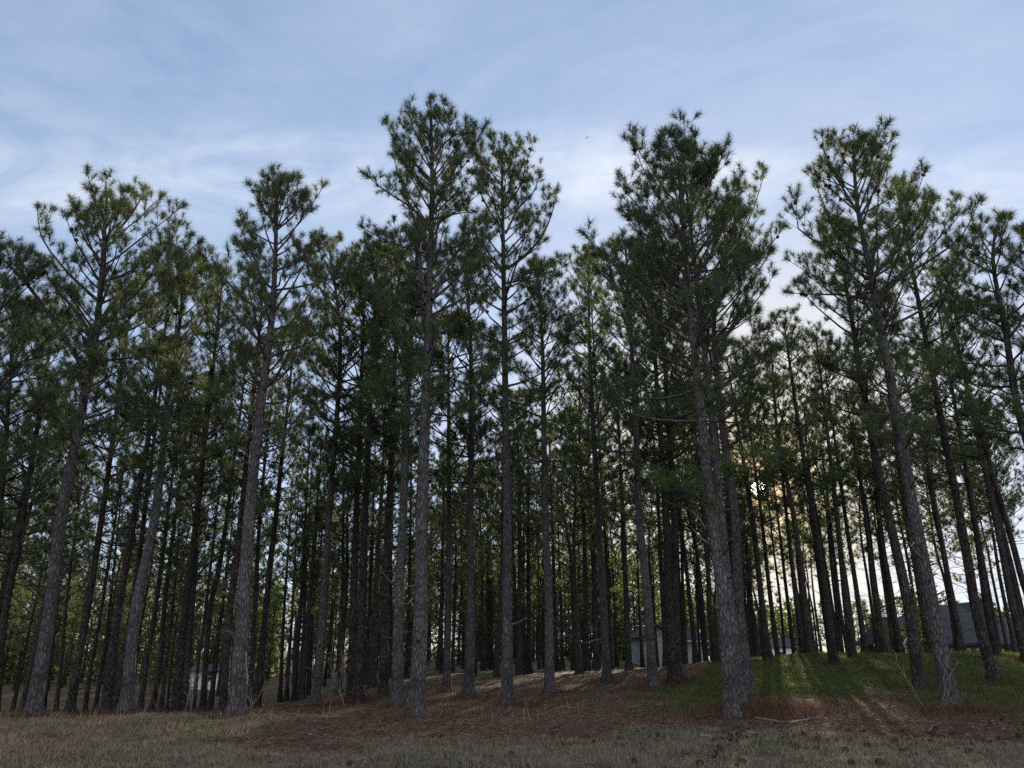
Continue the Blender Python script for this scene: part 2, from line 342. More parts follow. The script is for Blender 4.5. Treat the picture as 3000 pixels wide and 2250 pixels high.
class Pine:
    """stem path in local coordinates; grows limbs into self.t (trunk mesh) and twigs with needles into self.c (crown mesh)"""
    def __init__(s, path, dbh, lod, cb, spread, dens=1., sides=12, dead=14, lush=False, bark=0):
        s.t = Geo(); s.c = Geo(); s.lod = lod; s.tp = []; s.td = []; s.ts = []; s.tt = []; s.cones = []
        s.path = smooth_path(path, 34 if lod == 0 else 18 if lod == 1 else 12); P = s.path
        s.z0 = P[0, 2]; s.H = P[-1, 2] - s.z0; h = (P[:, 2] - s.z0)
        rb = dbh / 2
        rad = rb * np.clip(1.06 - h / s.H, 0, 1) ** .72 * 1.04 + .012
        rad += rb * (.75 if lod == 0 else .5) * np.exp(-h / .2) + rb * .14 * np.exp(-h / .9)
        s.stem(P, rad, sides); s.rad = rad
        s.cb = cb; s.dens = dens; s.spread = spread; s.lush = lush
        s.seedtint = rng.uniform(.3, .55)
        z = cb; lop = rng.uniform(0, 6.28); amt = rng.uniform(.05, .38)
        while z < s.H - .25:
            q = (z - cb) / (s.H - cb)
            prof = np.interp(q, [0, .15, .4, .7, .9, 1], [.55, .85, 1, 1, .95, .75])
            k = rng.integers(2, 5) + (q > .75); a0 = rng.uniform(0, 6.28)
            for j in range(k):
                if rng.uniform() > dens and q < .75: continue
                az = a0 + j * 6.283 / k + rng.normal(0, .4)
                L = spread * prof * rng.uniform(.55, 1.15) * (1 + amt * math.cos(az - lop))
                el = R(np.interp(q, [0, .3, .7, 1], [8, 28, 45, 62]) + rng.normal(0, 8))
                L = max(.3, min(L, (s.H + .62 - z) / (math.sin(el + R(9) * (1 - q)) + .5 * math.cos(el)) * rng.uniform(.82, 1.04)))
                s.procedural(z + rng.normal(0, .07), az, el, L, q)
            z += rng.uniform(.32, .62) * (1.0 if lod < 2 else 1.35)
        tip = P[-1]; 
        for _ in range(4 if lod < 2 else 2): s.tuft(tip + rng.normal(0, .06, 3), np.array([rng.normal(0, .35), rng.normal(0, .35), 1]), 1.1)
        for _ in range(dead):
            z = cb * rng.uniform(.22, 1.0) ** .8
            s.deadlimb(z, rng.uniform(0, 6.28), rng.uniform(.4, 1.0) * rng.uniform(.5, 2.3), R(rng.uniform(-8, 38)))
    def stem(s, P, rad, k):
        n = len(P); a = np.arange(k) / k * 6.2832
        lob = 1 + .05 * np.sin(3 * a + rng.uniform(0, 6)) + .04 * np.sin(5 * a + rng.uniform(0, 6))
        flare = np.exp(-(P[:, 2] - P[0, 2]) / .3)[:, None]
        root = 1 + flare * .28 * np.sin(4 * a + rng.uniform(0, 6))[None] 
        rr = rad[:, None] * lob[None] * root * (1 + rng.normal(0, .018, (n, k)))
        ring = P[:, None] + np.stack([rr * np.cos(a)[None], rr * np.sin(a)[None], 0 * rr], -1)
        i = np.arange(n - 1)[:, None] * k; j = np.arange(k)[None]; j2 = (j + 1) % k
        s.t.add(ring.reshape(-1, 3), np.stack([i + j, i + j2, i + k + j2, i + k + j], -1).reshape(-1, 4), 0)
    def on(s, h):
        z = s.z0 + np.clip(h, 0, s.H * .995); P = s.path
        return np.array([np.interp(z, P[:, 2], P[:, 0]), np.interp(z, P[:, 2], P[:, 1]), z]), float(np.interp(z, P[:, 2], s.rad))
    def tuft(s, p, d, sc_=1., t=None):
        s.tp.append(p); s.td.append(d); s.ts.append(sc_ * rng.uniform(.75, 1.15)); s.tt.append((s.seedtint if t is None else t) + rng.normal(0, .13))
    def procedural(s, h, az, el, L, q):
        p, r = s.on(h); n = 6
        hd = np.array([math.cos(az), math.sin(az), 0]); pts = [p]; e = el
        for i in range(n - 1):
            e2 = e + (i - .5) * R(7) * (1 - q) ; st = L / (n - 1)
            hd2 = hd + rng.normal(0, .12, 3) * [1, 1, 0]; hd2 /= np.linalg.norm(hd2)
            p = p + st * (hd2 * math.cos(e2) + np.array([0, 0, math.sin(e2)])); pts.append(p)
        s.limb(np.array(pts), min(r * .5, .012 + .013 * L), q)
    def limb(s, P, r0, q=.5, t0=.38, sc_=1., dens=1.):
        seg = np.linalg.norm(np.diff(P, axis=0), axis=1); L = seg.sum(); cum = np.concatenate([[0], np.cumsum(seg)])
        s.t.tube(P, np.linspace(r0, .007, len(P)), 5 if s.lod == 0 else 3, 0)
        step = (.17 if s.lod == 0 else .24 if s.lod == 1 else .31) / dens
        d = L * t0 + rng.uniform(0, step); side = 1
        while d < L - .05:
            i = min(np.searchsorted(cum, d) - 1, len(P) - 2); f = (d - cum[i]) / seg[i]
            b = P[i] * (1 - f) + P[i + 1] * f; T = (P[i + 1] - P[i]) / seg[i]
            S = np.cross(T, [0, 0, 1]); S /= np.linalg.norm(S) + 1e-6; U = np.cross(S, T)
            a = rng.normal(0, .7) + (0 if side > 0 else math.pi); side = -side
            out = S * math.cos(a) + U * (abs(math.sin(a)) * .8 + .25)
            l = (.18 + .62 * rng.uniform() * min(1, (L - d) / 1.2 + .2)) * (1 if q < .8 else .7)
            D = T * rng.uniform(.5, 1.0) + out * rng.uniform(.6, 1.) + np.array([0, 0, .25]); D /= np.linalg.norm(D)
            m = b + D * l * .55; e = b + D * l + np.array([0, 0, .12 * l]) + rng.normal(0, .03, 3)
            s.c.tube([b, m, e], [.008, .006, .004] if s.lod < 2 else [.013, .011, .008], 3, 1)
            s.tuft(e, e - m + [0, 0, .1 * l], sc_)
            if l > .4 and rng.uniform() < .75:
                s.tuft(m + rng.normal(0, .05, 3), D + rng.normal(0, .45, 3) + [0, 0, .3], sc_ * .85)
                if s.lod == 0:
                    e2 = m + (D + rng.normal(0, .6, 3)) * l * .5; s.c.tube([m, e2], [.005, .004], 3, 1); s.tuft(e2, e2 - m, sc_ * .9)
            if q > .3 and rng.uniform() < .22: s.cones.append(b + out * .05 - [0, 0, .05])
            d += step * rng.uniform(.6, 1.4)
        for _ in range(2): s.tuft(P[-1] + rng.normal(0, .03, 3), P[-1] - P[-2] + rng.normal(0, .12, 3), 1.1 * sc_)
    def deadlimb(s, h, az, L, el, r=None):
        p, rr = s.on(h); hd = np.array([math.cos(az), math.sin(az), 0]); pts = [p]; e = el
        for i in range(4):
            e += rng.normal(-.04, .16); az2 = az + rng.normal(0, .2)
            p = p + L / 4 * np.array([math.cos(az2) * math.cos(e), math.sin(az2) * math.cos(e), math.sin(e)]); pts.append(p)
        r = r or (.007 + .005 * L)
        s.t.tube(pts, np.linspace(r, r * .35, 5), 4 if s.lod == 0 else 3, 0)
        if L > .9:
            for _ in range(int(L * 2.2)):
                i = rng.integers(1, 4); b = pts[i]; D = pts[i + 1] - pts[i]; D = D / np.linalg.norm(D) + rng.normal(0, .55, 3)
                s.t.tube([b, b + D * L * rng.uniform(.12, .3)], [r * .5, r * .25], 3, 0)
    def meshes(s, bark):
        add_tufts(s.c, s.tp, s.td, s.ts, s.tt, s.lod, 0)
        need = M_LUSH if s.lush else (M_NEED if s.lod < 2 else M_FAR)
        return s.t.mesh('trunk', [bark]), s.c.mesh('crown', [need, M_TWIG], False)

def stubs(p, n):
    """broken branch stubs and dark knots along the clear stem"""
    for _ in range(n):
        h = rng.uniform(.6, p.cb); az = rng.uniform(0, 6.28); q, r = p.on(h)
        d = np.array([math.cos(az), math.sin(az), rng.uniform(.1, .5)])
        p.t.tube([q + d * r * .8, q + d * (r + min(.4, rng.exponential(.09)))], [.028, .012], 5, 0, cap=True)

# one pine cone, shared
def cone_mesh(name):
    g = Geo(); n = 7; P = np.array([[0, 0, -.055 + .11 * i / (n - 1)] for i in range(n)])
    g.tube(P, [.012, .03, .038, .037, .03, .02, .006], 8)
    for i in range(26):
        z = -.045 + .085 * i / 26; a = i * 2.4; r = float(np.interp(z, P[:, 2], [.012, .03, .038, .037, .03, .02, .006]))
        o = np.array([math.cos(a), math.sin(a), 0]); t = np.array([-math.sin(a), math.cos(a), 0]); b = o * r * .8 + [0, 0, z]
        g.add([b - t * .012, b + t * .012, b + o * .02 + [0, 0, .008] + t * .008, b + o * .02 + [0, 0, .008] - t * .008], [[0, 1, 2, 3]])
    return g.mesh(name, [M_CONE])
CONE = cone_mesh('pine_cone')

EXEC_TREES = []
def hit(px, py):
    """ground distance where the ray of a photo pixel meets the terrain"""
    for Y in np.arange(14, 95, .1):
        p = at(px, py, Y)
        if p[2] < ground(p[0], Y): return Y
    return 95.

def pine(pts, Y, w, label, top=None, H=None, cb=None, spread=None, dens=1., limbs=(), snags=(), low=(), cones=0, bark=M_BARK, group='pines of the front rows', lush=False, dead=None, wig=.0, bend=True):
    """pts: photo pixels up the stem, the first at the foot; top: pixel of the tip"""
    q = [at(x, y, Y) for x, y in pts]; b = q[0].copy(); b[2] = float(ground(b[0], Y)) - .08
    base_z = b[2] + .08; q[0] = b
    q = [q[0]] + [v for v in q[1:] if v[2] > base_z + 1.5]
    if top: q.append(at(*top, Y) - np.array([0, 0, 1.0 if w != 42 else 1.35]))
    else:
        H = H or rng.uniform(14.2, 17.2)
        d = q[-1] - q[0]; sl = d / max(d[2], 1) if len(q) > 1 else np.array([rng.normal(0, .015), 0, 1])
        zt = base_z + H
        if zt > q[-1][2] + 1: 
            q.append(q[-1] + sl * (zt - q[-1][2]) + np.array([rng.normal(0, .15), rng.normal(0, .3), 0]))
    org = np.array([b[0], b[1], base_z]); Q = np.array(q) - org
    order = np.argsort(Q[:, 2]); Q = Q[order]
    if bend and len(Q) > 2: Q[1:-1, 1] += rng.normal(0, .12, len(Q) - 2)
    Ht = Q[-1, 2]; lod = 0 if Y < 31 else 1 if Y < 58 else 2
    dbh = float(np.clip(.81 * w * Y / 2352, .15, .5))
    cb = (cb * .88 if cb else Ht * (rng.uniform(.36, .48) if pts[0][0] < 2050 else rng.uniform(.43, .53))); spread = (spread * 1.22 if spread else rng.uniform(2.2, 2.9) if pts[0][0] < 1300 else rng.uniform(2.4, 3.2)); dens = dens if top or Y < 24 else .86
    p = Pine(Q, dbh, lod, cb, spread, dens, 14 if lod == 0 else 9, dead if dead is not None else int(rng.integers(12, 22)), lush)
    for L in limbs:
        W = [at(x, y, Y) - org for x, y in L[0]]; dep = L[1] * 1.4
        for i, v in enumerate(W): v[1] += dep * i / (len(W) - 1)
        p.limb(smooth_path(W, 9), L[2] if len(L) > 2 else .055, .6, .22, 1., 1.1)
    if lod < 2: stubs(p, 34 if lod == 0 else 12)
    T, K = p.meshes(bark)
    o = thing('pine_tree', org, label, 'pine tree', group)
    put('trunk', T, o); put('crown', K, o)
    for L in low:
        lp = Geo(); W = [at(x, y, Y) - org for x, y in L[0]]
        for i, v in enumerate(W): v[1] += L[1] * i / (len(W) - 1)
        W = smooth_path(W, 9)
        lp.tube(W, np.linspace(.035, .01, 9), 6, 1); P_ = []; D_ = []
        cumn = len(W)
        for i in range(2, cumn):
            for _ in range(3):
                D = np.array([rng.normal(0, .6), rng.normal(0, .6), .9]); e = W[i] + D * rng.uniform(.1, .4) + rng.normal(0, .1, 3)
                lp.tube([W[i], e], [.007, .005], 3, 1); P_.append(e); D_.append(D)
        add_tufts(lp, P_, D_, np.full(len(P_), 1.15), rng.uniform(.2, .9, len(P_)), 0, 0)
        br = put('needled_branch', lp.mesh('needled_branch', [M_LUSH, M_TWIG], False), o); br['label'] = 'low branch of fresh bright green needles'
    for L in snags:
        sg = Geo(); W = [at(x, y, Y) - org for x, y in L]
        for i, v in enumerate(W): v[1] -= .5 * i / (len(W) - 1)
        sg.tube(smooth_path(W, 6), np.linspace(.028, .008, 6), 6, 0, cap=True)
        s_ = put('dead_branch', sg.mesh('dead_branch', [M_SNAG]), o); s_['label'] = 'bare bleached dead branch'
    if cones and p.cones:
        cs = np.array(p.cones); cs = cs[cs[:, 2] > Ht * .62]
        for i in rng.permutation(len(cs))[:cones]:
            c = put('pine_cone', CONE, o); c.location = cs[i]; c.rotation_euler = (rng.uniform(1.2, 4.5), rng.uniform(-.6, .6), rng.uniform(0, 6.28)); c.scale = (1.25,) * 3
    EXEC_TREES.append((org[0], org[1]))
    return o, org, p

def c1(*q): return [(x / 2.212, 1500 + y / 2.212) for x, y in q]
def c2(*q): return [(1000 + x / 2.212, 1500 + y / 2.212) for x, y in q]
def c3(*q): return [(2000 + x / 2.212, 1500 + y / 2.212) for x, y in q]
def c4(*q): return [(x / 2.212, 400 + y / 2.212) for x, y in q]
def c5(*q): return [(1000 + x / 2.212, 200 + y / 2.212) for x, y in q]
def c6(*q): return [(2000 + x / 2.212, 250 + y / 2.212) for x, y in q]
def z5(*q): return [(1900 + x / 3.687, 1200 + y / 3.687) for x, y in q]
def fu(*q): return [(x * 1.3562, y * 1.3562) for x, y in q]

def front_trees():
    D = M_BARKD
    # ---- the pale front row
    pine(c1((205, 1345), (300, 700), (435, 0)) + fu((175, 900), (212, 720)), 20.2, 44, 'thick pale pine with a wide round crown on forked limbs, first big trunk from left',
         top=(330, 492), cb=7.4, spread=2.2, dens=1., cones=30,
         limbs=[(c4((640, 1245), (880, 1110), (1060, 1010), (1160, 930)), -1., .07), (c4((660, 1190), (720, 1060), (860, 880), (960, 740), (1040, 620), (1090, 470)), .6, .075),
                (c4((610, 1320), (480, 1130), (320, 960), (210, 820), (130, 700)), .7, .07), (c4((540, 1500), (360, 1190), (230, 990), (120, 870), (20, 720)), -.8, .08),
                (c4((650, 1080), (520, 960), (430, 860), (330, 700), (330, 520)), -.5, .06), (c4((690, 860), (600, 740), (530, 660), (460, 520), (410, 380)), .4, .05),
                (c4((735, 640), (830, 500), (880, 380), (900, 290)), .3, .04)])
    pine(fu((-215, 1560)) + [(-140, 1500), (-60, 1050)], 19.5, 42, 'pine beyond the left edge with only its crown and limbs in view', top=(25, 640), cb=7, spread=2.6, cones=6)
    pine(c1((440, 1352), (560, 640), (660, 0)) + fu((245, 940)), 29, 25, 'dark slender pine just right of the first big pale trunk on the left', bark=D)
    pine(c1((680, 1352), (740, 800), (880, 0)) + fu((320, 930)), 28, 27, 'dark pine immediately left of the second pale pine in the left cluster', bark=D)
    pine(c1((815, 1348), (900, 640), (1010, 0)) + fu((375, 830), (400, 650)), 23.2, 36, 'second big pale pine from the left, its crown lower and narrower', top=(556, 690), cb=7.8, spread=2.0, cones=14)
    pine(c1((1130, 1350), (1200, 640), (1270, 0)) + fu((445, 900)), 28, 27, 'dark straight pine standing alone behind the bare twiggy shrub', bark=D)
    pine(c1((1530, 1320), (1580, 640), (1620, 0)) + fu((565, 900), (585, 650)), 20.3, 47, 'big pale pine with a pointed crown, third thick trunk from the left', top=(822, 468), cb=7.6, spread=2.3, cones=10,
         limbs=[(c4((1750, 1100), (1700, 960), (1640, 800), (1560, 620), (1490, 480)), .6, .06), (c4((1720, 1160), (1580, 1060), (1480, 960), (1370, 850)), -.6, .055), (c4((1800, 600), (1880, 500), (1960, 350)), .3, .04), (c4((1740, 1330), (1860, 1180), (1960, 950), (2020, 800)), .8, .055)],
         snags=[c1((1530, 790), (1490, 770)), c1((1590, 900), (1610, 930), (1630, 1080), (1665, 1080))])
    pine(c2((360, 1287), (375, 640), (405, 0)) + fu((885, 750)), 23.6, 36, 'pale pine tight against the left side of the tallest pine', H=15.5, cb=8.5, snags=[c2((365, 500), (320, 450), (283, 400))])
    pine(c2((495, 1312), (520, 500), (525, 0)) + fu((925, 650), (932, 400)), 19.8, 47, 'tallest pine in the row, pale straight trunk and cone-hung crown left of centre', top=(1266, 262), cb=8.4, spread=2.35, dens=1., cones=45,
         limbs=[(c5((590, 1500), (640, 1350), (740, 1160), (850, 990), (940, 880)), .5, .07), (c5((600, 920), (700, 800), (770, 680)), -.5, .045), (c5((590, 980), (720, 880), (840, 800)), .8, .05), (c5((575, 720), (480, 640), (380, 560), (300, 420)), -.4, .05),
                (c5((540, 1450), (510, 1300), (480, 1000), (430, 840), (360, 640), (310, 470)), .5, .065), (c5((575, 1060), (480, 960), (330, 900), (200, 830)), -.8, .05), (c5((585, 620), (650, 480), (740, 380), (840, 340)), .4, .04), (c5((570, 1200), (420, 1150), (270, 1080), (110, 980)), .3, .05)],
         snags=[c2((550, 310), (640, 260), (695, 215)), c2((545, 590), (600, 560)), c2((480, 480), (440, 490)), c2((465, 560), (445, 605))])
    pine(c2((1075, 1282), (1075, 640), (1075, 0)) + fu((1092, 900), (1089, 650)), 23.3, 35, 'pale slim straight pine right of the tallest one, with an open airy crown', top=(1470, 385), cb=9, spread=2.2, dens=1., cones=30,
         limbs=[(c5((1065, 1070), (1150, 880), (1250, 750), (1290, 620)), .5, .045), (c5((1075, 1300), (1200, 1190), (1310, 1050), (1380, 860), (1400, 740)), .4, .06), (c5((1050, 1050), (960, 940), (890, 800), (850, 600)), -.4, .05), (c5((1060, 1330), (960, 1200), (900, 1070)), .6, .05), (c5((1060, 900), (1160, 780), (1200, 640), (1250, 520)), -.4, .04)],
         snags=[c2((1100, 730), (1150, 715), (1200, 685))])
    pine(c3((320, 1372), (260, 640), (180, 0)) + fu((1495, 750), (1470, 420)), 18.4, 42, 'nearest and thickest pine, pale flared trunk rising from bare brown litter right of centre', top=(2000, 318), cb=7.8, spread=2.5, dens=1., cones=40,
         limbs=[(c6((20, 1350), (-60, 1150), (-160, 960), (-250, 800)), .5, .06), (c6((60, 1500), (-120, 1320), (-250, 1130), (-380, 950)), -.6, .065), (c6((10, 900), (120, 700), (230, 520), (320, 300)), .4, .05), (c6((30, 1200), (150, 1020), (280, 860), (350, 650)), -.4, .05)],
         snags=[c3((150, 110), (90, 50), (20, 10)), c3((230, 640), (165, 610)), c3((180, 215), (90, 165), (20, 110))],
         low=[(z5((700, 1190), (600, 1050), (430, 920), (200, 890), (10, 880)), -.6), (z5((640, 860), (780, 760), (900, 710), (1100, 680), (1370, 640)), -.8)])
    pine(c3((385, 1300), (310, 640), (240, 0)) + fu((1525, 800)), 20.6, 30, 'pine half hidden behind the nearest thickest pine, close against its right side', H=15.5, cb=8.5, spread=2.1)
    pine(c3((440, 1212), (380, 640), (330, 0)) + fu((1555, 850), (1545, 650)), 23.8, 37, 'pale pine standing right of the thickest pine pair with limbs swept to the right', top=(2150, 560), cb=8.6, spread=2.6, cones=18,
         limbs=[(c6((150, 1300), (250, 1120), (380, 960), (480, 760), (560, 500)), .3, .06), (c6((160, 1450), (330, 1280), (480, 1150), (620, 980)), -.5, .06), (c6((150, 1150), (260, 940), (350, 720), (450, 560)), .6, .05)],
         snags=[c3((310, 180), (380, 80), (425, 5))])
    pine(c3((1750, 1288), (1640, 640), (1510, 0)) + fu((1930, 850), (1880, 600), (1855, 450)), 19.8, 46, 'pale leaning pine with pale vines at its foot and a tall open cone-laden crown', top=(2484, 350), cb=7.4, spread=2.2, dens=1., cones=55,
         limbs=[(c6((1170, 1100), (1020, 960), (960, 760), (900, 560)), .4, .06), (c6((1200, 1260), (1050, 1160), (900, 1090), (700, 1000), (680, 800)), -.6, .06), (c6((1210, 1390), (1050, 1330), (900, 1300), (740, 1260)), .6, .05), (c6((1190, 1100), (1320, 980), (1440, 840), (1510, 620)), -.4, .05),
                (c6((1220, 1240), (1350, 1120), (1490, 960), (1620, 820), (1700, 640)), .5, .07), (c6((1270, 1380), (1400, 1260), (1560, 1170), (1760, 1020), (1860, 800)), -.4, .07), (c6((1150, 860), (1250, 680), (1330, 560), (1390, 400)), .4, .045), (c6((1120, 800), (1000, 640), (900, 480), (870, 360)), -.3, .04), (c6((1090, 560), (1180, 420), (1250, 320)), .2, .03)],
         snags=[c3((1540, 290), (1450, 230), (1360, 165)), c3((1500, 200), (1440, 230), (1420, 180))])
    # ---- second row and rest
    dk = [
        (c1((-30, 1310), (60, 640), (150, 0)), 30, 25, 'dark pine at the left edge, left of the first big pale trunk'),
        (c1((-130, 1330), (-60, 800), (30, 0)), 27, 24, 'leftmost dark trunk leaning in at the very left edge'),
        (c1((275, 1292), (350, 640), (410, 250)), 34, 18, 'dark trunk showing along the right side of the first big pale pine'),
        (c1((360, 1312), (395, 900), (440, 600)), 46, 13, 'thin pine between the first big pale trunk and the dark slender one beside it'),
        (c1((545, 1322), (590, 1000), (640, 700)), 44, 14, 'thin dark pine right of the slender dark pine in the left cluster'),
        (c1((615, 1322), (650, 1050), (690, 700)), 52, 11, 'very thin trunk left of the dark pine in the left cluster'),
        (c1((745, 1330), (800, 900), (860, 600)), 33, 22, 'dark trunk squeezed between the dark pine and the second pale pine'),
        (c1((905, 1322), (950, 950), (1010, 600)), 38, 18, 'dark pine just right of the second big pale pine'),
        (c1((975, 1327), (1050, 950), (1080, 500)), 40, 18, 'dark pine left of the bare twiggy shrub'),
        (c1((1085, 1272), (1110, 1000), (1130, 850)), 62, 9, 'very thin distant trunk behind the bare twiggy shrub'),
        (c1((1190, 1335), (1260, 500), (1285, 0)), 34, 21, 'dark trunk touching the lone straight dark pine right of the shrub'),
        (c1((1250, 1300), (1290, 900), (1320, 640)), 48, 13, 'thin dark pine in front of the far white house on the left'),
        (c1((1310, 1332), (1370, 640), (1450, 200)), 36, 19, 'dark pine left of the far white house gap'),
        (c1((1440, 1335), (1500, 640), (1560, 100)), 28, 27, 'dark heavy pine close left of the third thick pale trunk'),
        (c1((1615, 1315), (1650, 640), (1690, 0)), 37, 18, 'dark trunk along the right side of the third thick pale pine'),
        (c1((1665, 1312), (1720, 640), (1790, 0)), 32, 23, 'dark pine second to the right of the third thick pale pine'),
        (c1((1820, 1172), (1835, 800), (1850, 500)), 60, 12, 'thin far pine, left one of two where the green slope begins'),
        (c1((1860, 1182), (1885, 800), (1900, 500)), 58, 11, 'thin far pine, right one of two where the green slope begins'),
        (c1((1900, 1268), (1935, 800), (1950, 560)), 46, 15, 'dark trunk left of the tight dark trio on the green slope'),
        (c1((1925, 1262), (1965, 800), (1985, 420)), 49, 13, 'middle trunk of the tight dark trio on the green slope'),
        (c1((1955, 1282), (2000, 700), (2025, 350)), 45, 16, 'right trunk of the tight dark trio on the green slope'),
        (c1((2005, 1152), (2020, 800), (2030, 500)), 62, 12, 'thin far trunk behind the dark trio on the slope'),
        (c1((2045, 1302), (2110, 400), (2135, 0)) + fu((735, 750)), 27.6, 28, 'greyish pine midway between the third pale trunk and the tallest pine'),
        (c1((2190, 1278), (2200, 1000), (2220, 600)), 45, 16, 'dark pine left of the overlapping dark pair before the tallest pine'),
        (c2((60, 1288), (85, 640), (100, 100)), 28.5, 27, 'left trunk of the overlapping dark pair left of the tallest pine'),
        (c2((105, 1286), (140, 500), (160, 0)), 26.8, 28, 'right trunk of the overlapping dark pair left of the tallest pine'),
        (c2((160, 1217), (180, 640), (190, 300)), 50, 12, 'thin dark pine just right of the overlapping dark pair'),
        (c2((270, 1288), (285, 640), (310, 0)), 28, 29, 'black-looking pine left of the two pale trunks around the tallest pine'),
        (c2((305, 1162), (320, 640), (325, 300)), 55, 13, 'thin trunk behind the black-looking pine near the tallest one'),
        (c2((415, 1212), (430, 800), (440, 400)), 50, 14, 'thin pine seen between the two pale trunks of the tallest pine group'),
        (c2((645, 1190), (648, 900), (650, 600)), 52, 13, 'thin dark pine partly behind the slim reddish pine right of the tallest'),
        (c2((680, 1242), (690, 600), (695, 0)), 30, 23, 'slim reddish-grey pine first to the right of the tallest pine'),
        (c2((785, 1105), (788, 800), (788, 600)), 70, 10, 'thin far trunk between two grey pines right of the tallest'),
        (c2((825, 1267), (840, 500), (838, 0)) + fu((1018, 800)), 26.5, 29, 'grey pine midway between the tallest pine and the slim pale pine'),
        (c2((865, 1140), (862, 700), (862, 300)), 58, 12, 'dark trunk close behind the grey pine midway to the slim pale pine'),
        (c2((915, 1142), (912, 700), (910, 250)), 60, 13, 'dark far pine left of the dark far pair beside the slim pale pine'),
        (c2((945, 1102), (945, 700), (945, 500)), 68, 11, 'left trunk of the dark far pair beside the slim pale pine'),
        (c2((975, 1107), (965, 700), (962, 400)), 64, 15, 'right trunk of the dark far pair beside the slim pale pine'),
        (c2((1160, 1147), (1155, 600), (1155, 0)), 46, 19, 'dark pine just right of the slim pale straight pine'),
        (c2((1192, 1032), (1190, 800), (1185, 500)), 75, 9, 'thin trunk peeping between two dark pines right of the slim pale pine'),
        (c2((1215, 1157), (1212, 600), (1210, 0)), 47, 17, 'second dark pine to the right of the slim pale straight pine'),
        (c2((1315, 1052), (1312, 700), (1310, 400)), 68, 11, 'thin dark trunk along the left side of the grey pine near the sunlit strip'),
        (c2((1350, 1242), (1345, 600), (1320, 0)) + fu((1172, 750)), 27.3, 29, 'grey pine at the sunlit grass strip near the centre'),
        (c2((1400, 1087), (1380, 500), (1375, 300)), 54, 14, 'dark trunk just right of the grey pine at the sunlit strip'),
        (c2((1435, 1057), (1420, 500), (1410, 250)), 60, 12, 'second dark trunk right of the grey pine at the sunlit strip'),
        (c2((1645, 1027), (1635, 700), (1628, 400)), 68, 12, 'dark thin pine left of the grey pine before the pale house'),
        (c2((1725, 1202), (1700, 640), (1665, 0)) + fu((1275, 780)), 32, 26, 'grey knotted pine left of the pale house, with a stub limb pointing left'),
        (c2((1755, 1127), (1740, 700), (1730, 500)), 50, 12, 'trunk showing along the right side of the grey knotted pine'),
        (c2((1785, 982), (1770, 600), (1755, 350)), 72, 11, 'thin pine left of the dark pine before the pale house'),
        (c2((1870, 1117), (1850, 640), (1820, 0)), 40, 20, 'dark pine standing clear at the left corner of the pale house'),
        (c2((1950, 972), (1930, 600), (1920, 350)), 74, 11, 'thin dark trunk at the left wall of the pale house'),
        (c2((2025, 1192), (1970, 500), (1930, 0)) + fu((1370, 900)), 27.5, 30, 'grey pine in front of the pale house, left of the double trunk'),
        (c2((2150, 1187), (2110, 400), (2090, 0)), 28.0, 28, 'left trunk of the double pine in front of the pale house'),
        (c2((2185, 1187), (2165, 400), (2150, 0)), 29.5, 27, 'right trunk of the double pine in front of the pale house'),
        (c3((20, 997), (0, 500), (-15, 0)), 56, 15, 'dark pine before the siding wall of the pale house'),
        (c3((110, 962), (95, 600), (70, 300)), 72, 9, 'thin trunk at the right part of the pale house wall'),
        (c3((155, 957), (130, 600), (105, 350)), 70, 10, 'thin trunk at the right corner of the pale house'),
        (c3((225, 1060), (170, 640), (155, 300)), 40, 18, 'dark trunk along the left side of the nearest thickest pine'),
        (c3((480, 942), (440, 500), (420, 300)), 58, 13, 'left dark trunk of the row right of the swept-limb pine'),
        (c3((455, 945), (410, 600), (395, 400)), 60, 12, 'thin trunk hugging the right side of the swept-limb pine'),
        (c3((560, 1022), (490, 300), (440, 0)), 36, 22, 'dark pine at the crest left of the mown grassy rise'),
        (c3((620, 962), (560, 500), (510, 0)), 46, 16, 'dark pine directly right of the crest pine on the rise'),
        (c3((655, 932), (630, 600), (590, 250)), 56, 11, 'thin pine second right of the crest pine on the rise'),
        (c3((725, 937), (670, 500), (620, 50)), 52, 13, 'thin pine left of the dark pine under the sun gap'),
        (c3((785, 967), (720, 500), (670, 0)), 44, 17, 'dark pine directly below and right of the sun gap'),
        (c3((985, 1027), (920, 500), (840, 0)) + fu((1725, 900)), 32, 25, 'dark pine in the middle of the lit grassy rise'),
        (c3((1075, 922), (1020, 600), (980, 250)), 48, 13, 'thin dark pine behind the pair on the lit rise'),
        (c3((1115, 1007), (1060, 640), (1000, 0)), 35, 21, 'dark pine right of the one in the middle of the lit rise'),
        (c3((1190, 942), (1120, 450), (1050, 0)), 42, 18, 'leafy dark pine at the crest left of the brick chimney'),
        (c3((1305, 917), (1230, 480), (1170, 0)), 42, 18, 'dark pine standing at the left side of the brick chimney'),
        (c3((1405, 900), (1350, 500), (1300, 150)), 50, 15, 'dark pine close right of the brick chimney'),
        (c3((1360, 880), (1290, 400), (1270, 250)), 56, 11, 'thin dark pine in front of the brick chimney'),
        (c3((1540, 1157), (1450, 600), (1320, 0)) + fu((1885, 950)), 23.8, 35, 'dark leaning pine left of the pale vine-footed pine'),
        (c3((1605, 947), (1500, 300), (1450, 0)), 38, 24, 'ivy-wrapped pine behind the pale vine-footed pine'),
        (c3((1760, 880), (1700, 500), (1640, 200)), 54, 12, 'thin pine before the tall grey roof, left of two'),
        (c3((1820, 880), (1740, 500), (1680, 200)), 53, 13, 'thin pine before the tall grey roof, right of two'),
        (c3((2025, 1107), (1920, 640), (1790, 0)), 25, 32, 'dark leaning pine right of the pale vine-footed pine'),
        (c3((2045, 972), (1970, 640), (1860, 0)), 36, 22, 'dark pine behind the dark leaning pine at right'),
